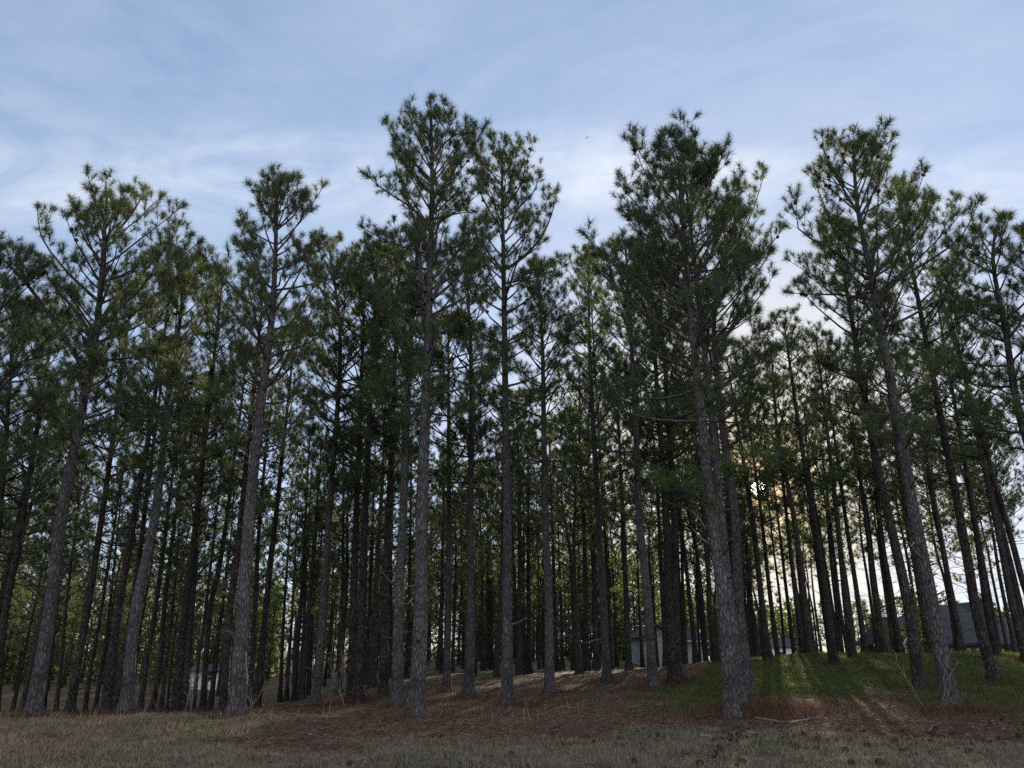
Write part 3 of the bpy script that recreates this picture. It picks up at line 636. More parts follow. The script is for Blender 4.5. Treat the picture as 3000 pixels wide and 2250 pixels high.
        (c3((1930, 850), (1860, 500), (1800, 250)), 58, 10, 'thin pine between the grey roof and the dark leaning pine'),
        (c3((2100, 850), (2010, 450), (1970, 250)), 58, 11, 'thin pine in front of the right roof wing'),
        (c3((2250, 1060), (2130, 640), (2010, 0)), 31, 24, 'dark pine leaning in at the right edge'),
        (c3((2420, 1080), (2212, 480), (2100, 60)), 31, 22, 'dark trunk entering through the right edge above the roof'),
    ]
    out = {}
    for pts, Y, w, lab in dk:
        kw = {}
        if 'sunlit strip near' in lab: kw['top'] = (1588, 690)
        if 'midway between the third' in lab: kw['top'] = (970, 655)
        if 'grey pine midway between the tallest' in lab: kw['top'] = (1368, 710)
        if 'grey knotted' in lab: kw['top'] = (1722, 700)
        if 'stub limb' in lab: kw['snags'] = [c2((1690, 820), (1600, 840), (1560, 850))]
        if 'middle of the lit' in lab: kw['low'] = [(z5((1775, 1000), (1870, 900), (1900, 830), (1980, 760)), -.4)]
        pal = Y < 33 and ('grey' in lab)
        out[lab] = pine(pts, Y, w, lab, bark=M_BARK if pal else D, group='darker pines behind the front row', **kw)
    # right-edge pine that is in front
    pine([(3190, 2090), (3060, 1500), (2990, 1200), (2940, 973), (2895, 793)], 20, 42, 'pine at the right edge whose upper trunk and crown lean into view', top=(2888, 560), cb=7.2, spread=2.1, cones=12)
    pine([(3330, 2090), (3230, 1500)], 20, 42, 'pine beyond the right edge with only its outer needled limbs showing', top=(3010, 590), cb=7.2, spread=2.4)
    # ivy cover on one trunk
    o, org, p = out['ivy-wrapped pine behind the pale vine-footed pine']
    g = Geo(); n = 1500; h = rng.uniform(.1, 9.5, n); a = rng.uniform(0, 6.28, n); P_ = []
    for hh, aa in zip(h, a):
        q, r = p.on(hh); P_.append(q + np.array([math.cos(aa), math.sin(aa), 0]) * (r + rng.gamma(1.5, .08)))
    P_ = np.array(P_); u = rng.normal(size=(n, 3)); u /= np.linalg.norm(u, axis=1)[:, None]; v = np.cross(u, rng.normal(size=(n, 3))); v /= np.linalg.norm(v, axis=1)[:, None]
    V = np.stack([P_ - u * .06, P_ - v * .05, P_ + u * .06, P_ + v * .05], 1); g.add(V.reshape(-1, 3), np.arange(4 * n).reshape(-1, 4), 0, np.repeat(rng.uniform(0, 1, n), 4))
    put('ivy', g.mesh('ivy', [M_LEAF], False), o)
front_trees()

# ------------------------------------------------------------------ the deep wood: copies of a few whole pines
def straight(H): return [np.array([0, 0, -.1]), np.array([rng.normal(0, .1), rng.normal(0, .1), H * .4]), np.array([rng.normal(0, .2), rng.normal(0, .2), H * .7]), np.array([rng.normal(0, .3), rng.normal(0, .3), H])]
def build_variants(n, lod, high=False):
    out = []
    for k in range(n):
        H = rng.uniform(14, 16.8)
        p = Pine(straight(H), rng.uniform(.22, .31), lod, H * (rng.uniform(.68, .75) if high == .7 else rng.uniform(.5, .6) if high else rng.uniform(.36, .48) if lod == 1 else rng.uniform(.16, .36)), rng.uniform(2.6, 3.4), 1., 8 if lod == 1 else 6, 14 if lod == 1 else 9)
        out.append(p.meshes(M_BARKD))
    return out
V1 = build_variants(5, 1); V2 = build_variants(6, 2); V3 = build_variants(5, 2, True); V4 = build_variants(4, 2, .7); V5 = build_variants(5, 1, True)

ZONES = [(-9, -.47, 'slim dark pine deep in the wood behind the first big pale trunks at left'),
         (-.47, -.34, 'slim dark pine deep in the wood behind the bare twiggy shrub'),
         (-.34, -.2, 'slim dark pine deep in the wood on the slope right of the third pale trunk'),
         (-.2, -.08, 'slim dark pine deep in the wood behind the tallest pine'),
         (-.08, .05, 'slim dark pine deep in the wood behind the slim pale straight pine'),
         (.05, .17, 'slim dark pine deep in the wood around the left of the pale house'),
         (.17, .29, 'slim dark pine far behind the nearest thickest pine and the pale house'),
         (.29, .41, 'slim dark pine far back below the sun gap, left of the brick house'),
         (.41, 9, 'slim dark pine far back around the roofs at right')]
HOUSES = [(25, 50, 57, 76), (11, 22, 82, 98), (-44, -31, 92, 106)]
def deep_wood():
    pts = []; tries = 0; want = 118
    while len(pts) < want and tries < 60000:
        tries += 1
        y = 29 + 76 * rng.uniform() ** .8; u = rng.uniform(-.74, .72); x = u * y
        if u > .1 and y < 46: continue
        if u > .46 and rng.uniform() < .75: continue
        if u < -.1 and rng.uniform() < .55: continue
        if .33 < u < .46 and y > 50 and rng.uniform() < .85: continue
        if abs(x - .3295 * y) < 1.4: continue
        if -.2 < u < .1 and y < 40: continue
        if any(a - 2 < x < b + 2 and c - 3 < y < d + 2 for a, b, c, d in HOUSES): continue
        if u > .2 and y > 84: continue
        # yards kept open before the houses
        if 10 < x < 23 and 64 < y < 84 and rng.uniform() < .8: continue
        if any((x - a) ** 2 + (y - b) ** 2 < 2.7 ** 2 for a, b in EXEC_TREES + pts): continue
        pts.append((x, y))
    want = len(pts) + 17; tries = 0
    while len(pts) < want and tries < 20000:      # the stand that shades the near ground from the low sun
        tries += 1; y = rng.uniform(66, 96); u = rng.uniform(.10, .31); x = u * y
        if any(a - 2 < x < b + 2 and c - 3 < y < d + 2 for a, b, c, d in HOUSES): continue
        if any((x - a) ** 2 + (y - b) ** 2 < 2.4 ** 2 for a, b in EXEC_TREES + pts): continue
        pts.append((x, y))
    def more(n, y0, y1, u0, u1, gap):
        want = len(pts) + n; tries = 0
        while len(pts) < want and tries < 20000:
            tries += 1; y = rng.uniform(y0, y1); x = rng.uniform(u0, u1) * y
            if any(a - 2 < x < b + 2 and c - 3 < y < d + 2 for a, b, c, d in HOUSES): continue
            if any((x - a) ** 2 + (y - b) ** 2 < gap ** 2 for a, b in EXEC_TREES + pts): continue
            if abs(x - .3295 * y) < 1.4: continue
            pts.append((x, y))
    more(24, 41, 56, .2, .66, 2.3); more(3, 88, 99, .33, .38, 2.0); more(9, 74, 86, .36, .44, 2.0)
    for x, y in pts:
        u = x / y
        t, c = (V4[rng.integers(len(V4))] if u > .325 and y > 57 else V5[rng.integers(len(V5))] if u > .14 and y < 57 else V3[rng.integers(len(V3))] if u > .14 else V1[rng.integers(len(V1))] if y < 55 else V2[rng.integers(len(V2))])
        u = x / y; lab = next(l for a, b, l in ZONES if a <= u < b)
        o = thing('pine_tree', (x, y, float(ground(x, y))), lab, 'pine tree', lab.replace('slim dark pine', 'slim dark pines'))
        s = rng.uniform(.88, 1.1); o.scale = (s, s, s * rng.uniform(.95, 1.05)); o.rotation_euler = (rng.normal(0, .012), rng.normal(0, .012), rng.uniform(0, 6.28))
        put('trunk', t, o); put('crown', c, o)
deep_wood()

def far_wood():
    """the closing mass of wood behind everything, one object"""
    g = Geo()
    P_ = []; D_ = []; S_ = []; T_ = []
    for i in range(680):
        u = rng.uniform(-1.0, 1.0); y = rng.uniform(106, 150)
        if u > .2: y += 45 * min(1, (u - .2) / .1)
        x = u * y; H = rng.uniform(12, 16.5) * (1 if u < .2 else .8); z = float(ground(x, y))
        if u > .36 and rng.uniform() < .3: continue
        g.tube([[x, y, z], [x, y, z + H * .95]], [.17, .04], 5, 1)
        n = 110; h = rng.uniform(.02, 1, n) ** (1.0 if u < .2 else .8); rr = 2.5 * np.interp(h, [.12, .5, 1], [.8, 1, .15]) * rng.uniform(.1, 1, n) ** .6; a = rng.uniform(0, 6.28, n)
        P_.append(np.stack([x + rr * np.cos(a), y + rr * np.sin(a), z + H * h], -1)); D_.append(np.stack([np.cos(a), np.sin(a), 0 * a + .7], -1)); S_.append(rng.uniform(.9, 1.7, n)); T_.append(rng.normal(rng.uniform(.3, .8), .12, n))
    add_tufts(g, np.concatenate(P_), np.concatenate(D_), np.concatenate(S_), np.concatenate(T_), 3, 0)
    tag(put('distant_pine_wood', g.mesh('distant_pine_wood', [M_FAR, M_BARKD], False)), kind='stuff')
far_wood()

# ------------------------------------------------------------------ houses
M_BRICK = bands('brick_wall', (.13, .07, .05), (.2, .18, .16), 6, brick=True)
M_ROOF = bands('grey_shingles', (.07, .066, .067), (.042, .04, .042), 3.2)
M_SIDE = bands('white_siding', (.44, .47, .46), (.28, .30, .30), 3.0)
M_TRIM = simple('white_trim', (.6, .6, .58), .6)
M_DARK = simple('dark_fascia', (.02, .02, .02), .6)
M_GLASS = simple('window_glass', (.03, .04, .05), .08, spec=.6)
M_METAL = simple('galvanised_metal', (.45, .47, .5), .35, metal=.9)
M_DOOR = simple('dark_door', (.03, .022, .018), .5)

def hip(g, x0, x1, y0, y1, ze, zr, rx0, rx1, ry, th=.14, mat=0):
    """hip or gable roof slab with thickness and overhang"""
    top = [(x0, y0, ze), (x1, y0, ze), (x1, y1, ze), (x0, y1, ze), (rx0, ry, zr), (rx1, ry, zr)]
    bot = [(x, y, z - th) for x, y, z in top[:4]]
    g.add(top + bot, [[0, 1, 5, 4], [2, 3, 4, 5], [0, 6, 7, 1], [1, 7, 8, 2], [2, 8, 9, 3], [3, 9, 6, 0], [6, 9, 8, 7]], mat)
    g.add(top, [[1, 2, 5], [3, 0, 4]], mat)

def window(parent, x, y, z0, z1, w, org):
    f = Geo(); t = .08
    f.box(x - w / 2, x - w / 2 + t, y - .06, y, z0, z1); f.box(x + w / 2 - t, x + w / 2, y - .06, y, z0, z1)
    f.box(x - w / 2 + t, x + w / 2 - t, y - .06, y, z1 - t, z1); f.box(x - w / 2 + t, x + w / 2 - t, y - .06, y, z0, z0 + t)
    f.box(x - w / 2 + t, x + w / 2 - t, y - .045, y - .01, (z0 + z1) / 2 - .025, (z0 + z1) / 2 + .025)
    f.v = [v - org for v in f.v]; o = put('window', f.mesh('window', [M_TRIM], False), parent)
    p = Geo(); p.box(x - w / 2 + t, x + w / 2 - t, y - .03, y - .012, z0 + t, z1 - t); p.v = [v - org for v in p.v]
    put('pane', p.mesh('pane', [M_GLASS], False), o)

def child(parent, name, g, mats, org):
    g.v = [v - org for v in g.v]; return put(name, g.mesh(name, mats, False), parent)

def brick_house():
    Y = 62.; org = np.array([35., Y, -.85]); o = thing('brick_house', org, 'low brick house with big grey shingle roofs behind the grassy rise', 'house')
    w = Geo(); w.box(29.2, 33.0, Y, Y + 5, -1.2, 1.78); w.box(33.0, 40.6, Y - .6, Y + 9, -1.2, 1.82); w.box(40.6, 49, Y + .3, Y + 8, -1.2, 1.78)
    # gable wall of the cross wing
    w.add([(38.0, Y + 4.9, 2.0), (42.0, Y + 4.9, 2.0), (40.0, Y + 4.9, 5.15), (38.0, Y + 9, 2.0), (42.0, Y + 9, 2.0), (40.0, Y + 9, 5.15)], [[0, 1, 2], [3, 5, 4]])
    child(o, 'wall', w, [M_BRICK], org)
    r = Geo(); hip(r, 28.8, 34.5, Y - .5, Y + 5.5, 1.9, 3.85, 29.8, 34.5, Y + 2.5); rf = child(o, 'roof', r, [M_ROOF], org)
    r = Geo(); hip(r, 30.6, 41.0, Y - 1.1, Y + 9.5, 1.96, 5.05, 34.3, 37.2, Y + 4.4); child(o, 'roof', r, [M_ROOF], org)
    r = Geo(); hip(r, 40.2, 49.6, Y - .2, Y + 8.5, 1.9, 4.0, 40.2, 46, Y + 4.2); child(o, 'roof', r, [M_ROOF], org)
    r = Geo()
    r.add([(37.7, Y + 4.6, 1.9), (40, Y + 4.6, 5.4), (40, Y + 9.3, 5.4), (37.7, Y + 9.3, 1.9), (42.3, Y + 4.6, 1.9), (42.3, Y + 9.3, 1.9),
           (37.7, Y + 4.6, 1.72), (40, Y + 4.6, 5.22), (40, Y + 9.3, 5.22), (37.7, Y + 9.3, 1.72), (42.3, Y + 4.6, 1.72), (42.3, Y + 9.3, 1.72)],
          [[0, 1, 2, 3], [1, 4, 5, 2], [6, 9, 8, 7], [7, 8, 11, 10], [0, 6, 7, 1], [1, 7, 10, 4], [3, 2, 8, 9], [2, 5, 11, 8]]); child(o, 'roof', r, [M_ROOF], org)
    f = Geo(); f.box(28.8, 30.6, Y - .56, Y - .5, 1.72, 1.86); f.box(30.6, 41, Y - 1.16, Y - 1.1, 1.78, 1.93); f.box(41.0, 49.6, Y - .26, Y - .2, 1.72, 1.86)
    child(o, 'fascia', f, [M_DARK], org)
    for x in (30.2, 39.2):
        t = Geo(); h = .75
        t.add([(x - .65, Y - 1.35, 1.9), (x - .52, Y - 1.35, 1.9), (x, Y - 1.35, 1.9 + h - .13), (x + .52, Y - 1.35, 1.9), (x + .65, Y - 1.35, 1.9), (x, Y - 1.35, 1.9 + h)], [[0, 1, 2, 5], [2, 3, 4, 5]])
        t.add([(x - .65, Y - 1.35, 1.9), (x, Y - 1.35, 1.9 + h), (x, Y + .9, 1.9 + h), (x - .65, Y - .6, 1.9), (x + .65, Y - 1.35, 1.9), (x + .65, Y - .6, 1.9)], [[0, 1, 2, 3], [1, 4, 5, 2]], 1)
        t.add([(x - .5, Y - 1.3, 1.9), (x + .5, Y - 1.3, 1.9), (x, Y - 1.3, 1.9 + h - .14)], [[0, 1, 2]], 2)
        child(o, 'gable', t, [M_TRIM, M_ROOF, M_BRICK], org)
    c = Geo(); c.box(28.2, 29.19, Y - .95, Y + .5, -1.2, 3.75); c.box(28.12, 29.27, Y - 1.03, Y + .58, 3.75, 3.86); ch = child(o, 'chimney', c, [M_BRICK], org)
    k = Geo(); k.box(28.45, 28.95, Y - .65, Y - .15, 3.86, 4.12); k.box(28.35, 29.05, Y - .75, Y - .05, 4.17, 4.22)
    for sx in (28.47, 28.89): k.box(sx, sx + .04, Y - .62, Y - .58, 4.12, 4.17)
    child(ch, 'chimney_cap', k, [M_METAL], org)
    window(o, 30.4, Y, .35, 1.5, .7, org); window(o, 31.6, Y, .3, 1.55, .8, org); window(o, 34.5, Y - .6, .2, 1.55, 1.0, org); window(o, 36.0, Y - .6, .2, 1.55, 1.1, org); window(o, 43.5, Y + .3, .3, 1.5, 1.0, org)
    d = Geo(); d.box(37.3, 38.3, Y - .66, Y - .6, -.8, 1.35); dd = child(o, 'door', d, [M_DOOR], org)
    # tall leafy vines against the chimney
brick_house()

def pale_house():
    Y = 85.; org = np.array([17., Y, -1.]); o = thing('siding_house', org, 'pale siding house with grey roof seen between trunks near the centre', 'house')
    zg = -1.2; s = Y / 2352
    w = Geo(); w.box(16.63, 20.35, Y, Y + 8, zg, 2.3); w.box(13.9, 16.6, Y - 1.2, Y + 9, zg, 2.8)
    w.add([(13.9, Y - 1.2, 2.805), (16.6, Y - 1.2, 2.805), (15.25, Y - 1.2, 3.75)], [[0, 1, 2]])
    child(o, 'wall', w, [M_SIDE], org)
    r = Geo(); hip(r, 15.6, 20.75, Y - .4, Y + 8.4, 2.42, 4.5, 17.0, 18.6, Y + 4); child(o, 'roof', r, [M_ROOF], org)
    r = Geo(); x0, x1, xm = 13.5, 17.0, 15.25
    r.add([(x0, Y - 1.6, 2.7), (xm, Y - 1.6, 4.0), (xm, Y + 9, 4.0), (x0, Y + 9, 2.7), (x1, Y - 1.6, 2.7), (x1, Y + 9, 2.7), (x0, Y - 1.6, 2.55), (xm, Y - 1.6, 3.85), (xm, Y + 9, 3.85), (x0, Y + 9, 2.55), (x1, Y - 1.6, 2.55), (x1, Y + 9, 2.55)],
          [[0, 1, 2, 3], [1, 4, 5, 2], [6, 9, 8, 7], [7, 8, 11, 10], [0, 6, 7, 1], [1, 7, 10, 4], [3, 2, 8, 9], [2, 5, 11, 8]]); child(o, 'roof', r, [M_ROOF], org)
    f = Geo(); f.box(17.05, 20.75, Y - .5, Y - .41, 2.2, 2.36); child(o, 'gutter', f, [M_TRIM], org)
    t = Geo(); t.box(20.33, 20.43, Y - .06, Y + .02, zg, 2.28); t.box(13.88, 13.98, Y - 1.26, Y - 1.18, zg, 2.6); child(o, 'corner_trim', t, [M_TRIM], org)
    window(o, 16.05, Y - 1.2, .2, 1.3, .7, org)
pale_house()

def small_house(name, label, x0, x1, Y, zt, rise):
    zg = float(ground((x0 + x1) / 2, Y)); org = np.array([(x0 + x1) / 2, Y, zg]); o = thing(name, org, label, 'house', None)
    w = Geo(); w.box(x0, x1, Y, Y + 7, zg - .3, zg + zt); child(o, 'wall', w, [M_WHITE], org)
    r = Geo(); hip(r, x0 - .3, x1 + .3, Y - .4, Y + 7.4, zg + zt + .15, zg + zt + rise, x0 - .3, x1 + .3, Y + 3.5)
    child(o, 'roof', r, [M_ROOF], org)
    g = Geo()
    for x in (x0, x1): g.add([(x, Y, zg + zt + .002), (x, Y + 7, zg + zt + .002), (x, Y + 3.5, zg + zt + rise - .16)], [[0, 1, 2]])
    child(o, 'gable', g, [M_WHITE], org)
    n = max(1, int((x1 - x0) / 3))
    for i in range(n): window(o, x0 + (i + .5) * (x1 - x0) / n, Y, zg + .9, zg + 2.1, .9, org)
M_WHITE = bands('white_clapboard', (.8, .82, .84), (.6, .62, .64), 3.0)
small_house('white_house', 'white far house glimpsed low between dark trunks at left', -38.6, -33.4, 97., 2.0, .8)
small_house('white_house', 'small white far house low beside the left end of the pale siding house', 16.5, 19.5, 118., 2.8, 1.6)
small_house('white_house', 'small white far house low left of the grassy rise crest', 38.5, 43, 122., 2.6, 1.5)
small_house('white_house', 'white far house low beyond the slope right of the third pale trunk', -34.0, -31.0, 124., 2.2, 1.0)

# ------------------------------------------------------------------ shrubs, saplings, small things
def leafy_shrub(loc, h, r, n, label, group='leafy shrubs by the brick house'):
    o = thing('shrub', loc, label, 'shrub', group); g = Geo(); s = Geo()
    for _ in range(9):
        a = rng.uniform(0, 6.28); e = np.array([math.cos(a) * r * .7, math.sin(a) * r * .7, h * rng.uniform(.6, .95)]); s.tube([[0, 0, -.05], e * [.3, .3, .5], e], [.02, .014, .005], 4)
    z = rng.uniform(.08, 1, n); a = rng.uniform(0, 6.28, n); rr = r * np.interp(z, [0, .4, 1], [.7, 1, .35]) * rng.uniform(0, 1, n) ** .5
    P_ = np.stack([rr * np.cos(a), rr * np.sin(a), z * h], -1) + rng.normal(0, .06, (n, 3))
    u = rng.normal(size=(n, 3)); u /= np.linalg.norm(u, axis=1)[:, None]; v = np.cross(u, rng.normal(size=(n, 3))); v /= np.linalg.norm(v, axis=1)[:, None]
    V = np.stack([P_ - u * .07, P_ - v * .04, P_ + u * .07, P_ + v * .04], 1); g.add(V.reshape(-1, 3), np.arange(4 * n).reshape(-1, 4), 0, np.repeat(rng.uniform(0, 1, n), 4))
    put('stems', s.mesh('stems', [M_TWIG]), o); put('foliage', g.mesh('foliage', [M_LEAF], False), o)
def gp(x, y): return (x, y, float(ground(x, y)))
leafy_shrub(gp(28.0, 60.2), 4.2, 1.0, 900, 'tall yellowing leafy shrub climbing in front of the brick chimney')
leafy_shrub(gp(38.3, 59.5), 2.9, .8, 500, 'yellow-green shrub under the small white gable at right')
leafy_shrub(gp(43.3, 60), 3.0, .7, 450, 'yellow-green shrub right of the white board by the brick house')
leafy_shrub(gp(23.2, 46), 3.2, .8, 500, 'thin leafy shrub on the crest left of the brick house')

def bare(name, px, Y, h, n, label, spread=.5, m=None):
    b = at(px, 2000, Y); x = b[0]; o = tag(None or bpy.data.objects.new(name, None), label, 'sapling', 'bare saplings and shrubs'); C.objects.link(o); o.location = gp(x, Y)
    g = Geo()
    for i in range(n):
        a = rng.uniform(0, 6.28); p = np.array([rng.normal(0, .06), rng.normal(0, .06), -.03]); d = np.array([math.cos(a) * spread * rng.uniform(.2, 1), math.sin(a) * spread * .6, 1.]); d /= np.linalg.norm(d); L = h * rng.uniform(.6, 1); pts = [p]
        for k in range(6):
            d = d + rng.normal(0, .13, 3); d /= np.linalg.norm(d); p = p + d * L / 6; pts.append(p)
            if k > 0:
                for _ in range(2):
                    e = d + rng.normal(0, .6, 3); e /= np.linalg.norm(e); q = p + e * L * .13; g.tube([p, q, q + (e + rng.normal(0, .3, 3)) * L * .1], [.006, .005, .003], 3)
        g.tube(pts, np.linspace(.016, .004, 7), 4)
    put('stems', g.mesh('stems', [m or M_SNAG], False), o)
bare('bare_shrub', 470, 24.5, 2.6, 7, 'bare twiggy shrub between the second pale pine and the lone dark pine', .9, M_TWIG)
bare('bare_shrub', 555, 23.5, 1.7, 3, 'small pale bare shrub right of the twiggy one at the grass edge', .7)
bare('bare_sapling', 1020, 25, 2.3, 2, 'bare thin sapling before the overlapping dark pair')
bare('bare_sapling', 2708, 19.4, 1.4, 1, 'single thin bare sapling left of the pale vine-footed pine', .4)
bare('bare_sapling', 1585, 26.9, 1.0, 1, 'short bare sapling left of the grey pine at the sunlit strip', .4, M_TWIG)
bare('bare_sapling', 2640, 33, 2.4, 2, 'leaning bare sapling on the lit rise left of the dark leaning pine', .8, M_TWIG)
bare('bare_sapling', 745, 21.6, 1.0, 3, 'low bare twigs at the foot of the third pale pine', 1.1)

# pale vines climbing the right hero trunk
def vines():
    b = at(2790, 2080, 19.8); x, y = b[0], 19.8; z = float(ground(x, y)); org = np.array([x, y - .35, z])
    g = Geo()
    for (pp) in ([(2765, 2085), (2768, 2010), (2790, 1965), (2815, 1930)], [(2800, 2085), (2783, 2040), (2765, 2000), (2775, 1940), (2790, 1900)], [(2770, 2080), (2775, 2040), (2785, 2000), (2760, 1950), (2735, 1905)], [(2740, 2095), (2760, 2060), (2800, 2040)], [(2755, 2080), (2790, 2055), (2805, 2090)]):
        W = [at(px, py, 19.5) - org for px, py in pp]
        g.tube(smooth_path(W, 12), np.linspace(.012, .005, 12), 4)
    o = put('vine', g.mesh('vine', [M_SNAG]), None, org)
    tag(o, 'pale bare vine twining up the foot of the leaning pine at right', 'vine')
vines()

def stick(pp, Y0, r, label, m=M_SNAG):
    P3 = []
    for px, py in pp:
        Yh = hit(px, py); p = at(px, py, Yh); P3.append([p[0], p[1], float(ground(p[0], p[1])) + r * 1.2 + .02])
    P3 = np.array(P3); org = P3[0].copy(); W = smooth_path(P3 - org, 10); g = Geo(); g.tube(W, np.linspace(r, r * .45, 10), 6, cap=True)
    for k in (4, 7):
        d = W[k] - W[k - 1]; d /= np.linalg.norm(d) + 1e-6; e = W[k] + (d + np.array([rng.normal(0, .4), -.5, .12])) * .28
        g.tube([W[k], (W[k] + e) / 2 + [0, 0, .02], e], [r * .5, r * .4, r * .25], 4)
    o = put('fallen_branch', g.mesh('fallen_branch', [m]), None, org); tag(o, label, 'fallen branch', 'fallen branches on the litter')
def z4(*q): return [(2050 + x / 4.022, 1950 + y / 4.022) for x, y in q]
stick(z4((665, 655), (850, 685), (1040, 705), (1230, 680), (1420, 645)), 0, .03, 'long pale curved fallen branch right of the thickest pine')
stick(z4((575, 808), (690, 840), (780, 868)), 0, .022, 'short pale straight fallen stick below the long curved branch')
stick(z4((370, 825), (480, 838), (590, 842)), 0, .018, 'thin fallen stick in front of the thickest pine')
stick(z4((10, 862), (120, 866), (240, 880)), 0, .018, 'thin fallen twig furthest left of those before the thickest pine')
stick(z4((560, 480), (650, 520), (730, 570)), 0, .022, 'dark stick slanting in the red grass behind the thickest pine', M_TWIG)
stick(z4((-40, 640), (30, 638), (85, 630)), 0, .035, 'thick short fallen branch left of the thickest pine', M_TWIG)
stick([(1255, 2125), (1285, 2122), (1305, 2118)], 0, .018, 'dark curved fallen twig on the litter below the tallest pine', M_TWIG)
stick([(2720, 2150), (2733, 2140), (2745, 2128)], 0, .016, 'thin stick standing out left of the pale vine-footed pine')
stick([(905, 2160), (918, 2163), (935, 2166)], 0, .02, 'pale scrap of wood on the grass left of centre')

CONE_G = CONE.copy(); 
def ground_cones():
    r = np.random.default_rng(5); n = 0
    while n < 95:
        x = r.uniform(-3, 11); y = r.uniform(11.8, 17.2)
        if r.uniform() > sm((x - .5) / 5) * .95 + .06: continue
        o = put('fallen_pine_cone', CONE_G, None, (x, y, float(ground(x, y)) + .04)); n += 1
        o.rotation_euler = (r.uniform(1.0, 2.1), 0, r.uniform(0, 6.28)); s = r.uniform(.45, 1.1); o.scale = (s * 1.2, s * 1.2, s)
        tag(o, 'dark fallen pine cone lying on the bare needle litter and short grass', 'pine cone', 'fallen pine cones on the ground')
ground_cones()

def litter():
    """pale dead leaves and the red-brown tufts round the stems"""
    n = 1500; x = rng.uniform(-14, 16, n); y = rng.uniform(11.5, 28, n); z = ground(x, y) + .02
    P_ = np.stack([x, y, z], -1); u = rng.normal(size=(n, 3)) * [1, 1, .3]; u /= np.linalg.norm(u, axis=1)[:, None]; v = np.cross(u, np.array([0, 0, 1.]) + rng.normal(0, .3, (n, 3))); v /= np.linalg.norm(v, axis=1)[:, None]
    s = rng.uniform(.015, .05, n)[:, None]
    V = np.stack([P_ - u * s, P_ - v * s * .5, P_ + u * s, P_ + v * s * .5], 1)
    col = np.array([.28, .22, .17]) * rng.uniform(.4, 1.3, n)[:, None]
    g = Geo(); g.add(V.reshape(-1, 3), np.arange(4 * n).reshape(-1, 4), 0, .5, np.repeat(col, 4, 0))
    tag(put('fallen_leaves', g.mesh('fallen_leaves', [M_BLADE], False)), kind='stuff')
    xs = []; ys = []
    for a, b in EXEC_TREES:
        if b < 34 and abs(a) < .75 * b:
            k = 500; rr = np.abs(rng.normal(0, .55, k)) + .15; an = rng.uniform(0, 6.28, k); xs.append(a + rr * np.cos(an) * 1.3); ys.append(b + rr * np.sin(an))
    # the red tangle right of the thickest pine
    b = at(2190, 2075, 19.5); k = 2600; xs.append(b[0] + rng.normal(.4, .8, k)); ys.append(19.6 + rng.normal(0, .8, k))
    b = at(2850, 2105, 18.8); k = 1600; xs.append(b[0] + rng.normal(0, .6, k)); ys.append(18.9 + rng.normal(0, .5, k))
    x = np.concatenate(xs); y = np.concatenate(ys); n = len(x)
    col = np.array([.125, .07, .048]) * rng.uniform(.5, 1.5, n)[:, None]
    tag(blades('red_brown_grass', x, y, rng.uniform(.05, .28, n), np.full(n, .016), col, .7), kind='stuff')
    # fallen needles lying every way on the litter
    x, y = scatter(330000, -22, 24, 11, 42); ww = covers(x, y)[0]; ok = rng.uniform(0, 1, len(x)) < (ww['l'] + .5 * ww['o'] + .12 * ww['d'] + .1 * ww['g']) * (.25 + vnoise(x, y, .8, 31)); x, y = x[ok], y[ok]; n = len(x)
    a = rng.uniform(0, 6.283, n); l = rng.uniform(.06, .17, n); P_ = np.stack([x, y, ground(x, y) + rng.uniform(.004, .03, n)], -1)
    e = P_ + np.stack([np.cos(a) * l, np.sin(a) * l, rng.normal(0, .015, n)], -1); w_ = np.stack([-np.sin(a), np.cos(a), 0 * a + .6], -1) * (.003 + .00028 * y)[:, None]
    col = np.where((rng.uniform(0, 1, n) < .25)[:, None], np.array([.27, .20, .14]), np.array([.16, .102, .072])) * rng.uniform(.45, 1.4, n)[:, None]
    g = Geo(); g.add(np.stack([P_ - w_, P_ + w_, e], 1).reshape(-1, 3), np.arange(3 * n).reshape(-1, 3), 0, .5, np.repeat(col, 3, 0))
    tag(put('pine_straw', g.mesh('pine_straw', [M_BLADE], False)), kind='stuff')
    # straw stems sticking up along the crest at left
    n = 90; x = rng.uniform(-13, 2, n); y = rng.uniform(18, 21.5, n); col = np.array([.30, .22, .13]) * rng.uniform(.6, 1.2, n)[:, None]
    tag(blades('straw_stems', x, y, rng.uniform(.15, .5, n), np.full(n, .02), col, .35), kind='stuff')
litter()

def white_board():
    Y = 52.; b = at(2935, 1912, Y); org = np.array([b[0], Y, float(ground(b[0], Y))]); o = thing('white_board', org, 'small tilted white board before the brick house at right', 'board')
    z = b[2] - org[2]; g = Geo(); g.add([(-.17, 0, z - .2), (.02, 0, z - .2), (.17, .03, z + .2), (-.02, .03, z + .2), (-.17, .03, z - .2), (.02, .03, z - .2), (.17, .06, z + .2), (-.02, .06, z + .2)], [[0, 1, 2, 3], [7, 6, 5, 4], [0, 4, 5, 1], [1, 5, 6, 2], [2, 6, 7, 3], [3, 7, 4, 0]])
    put('panel', g.mesh('panel', [M_WHITE], False), o)
    p = Geo(); p.tube([[0, .09, -.1], [0, .09, z]], [.03, .03], 6, cap=True); put('post', p.mesh('post', [M_TWIG]), o)
white_board()

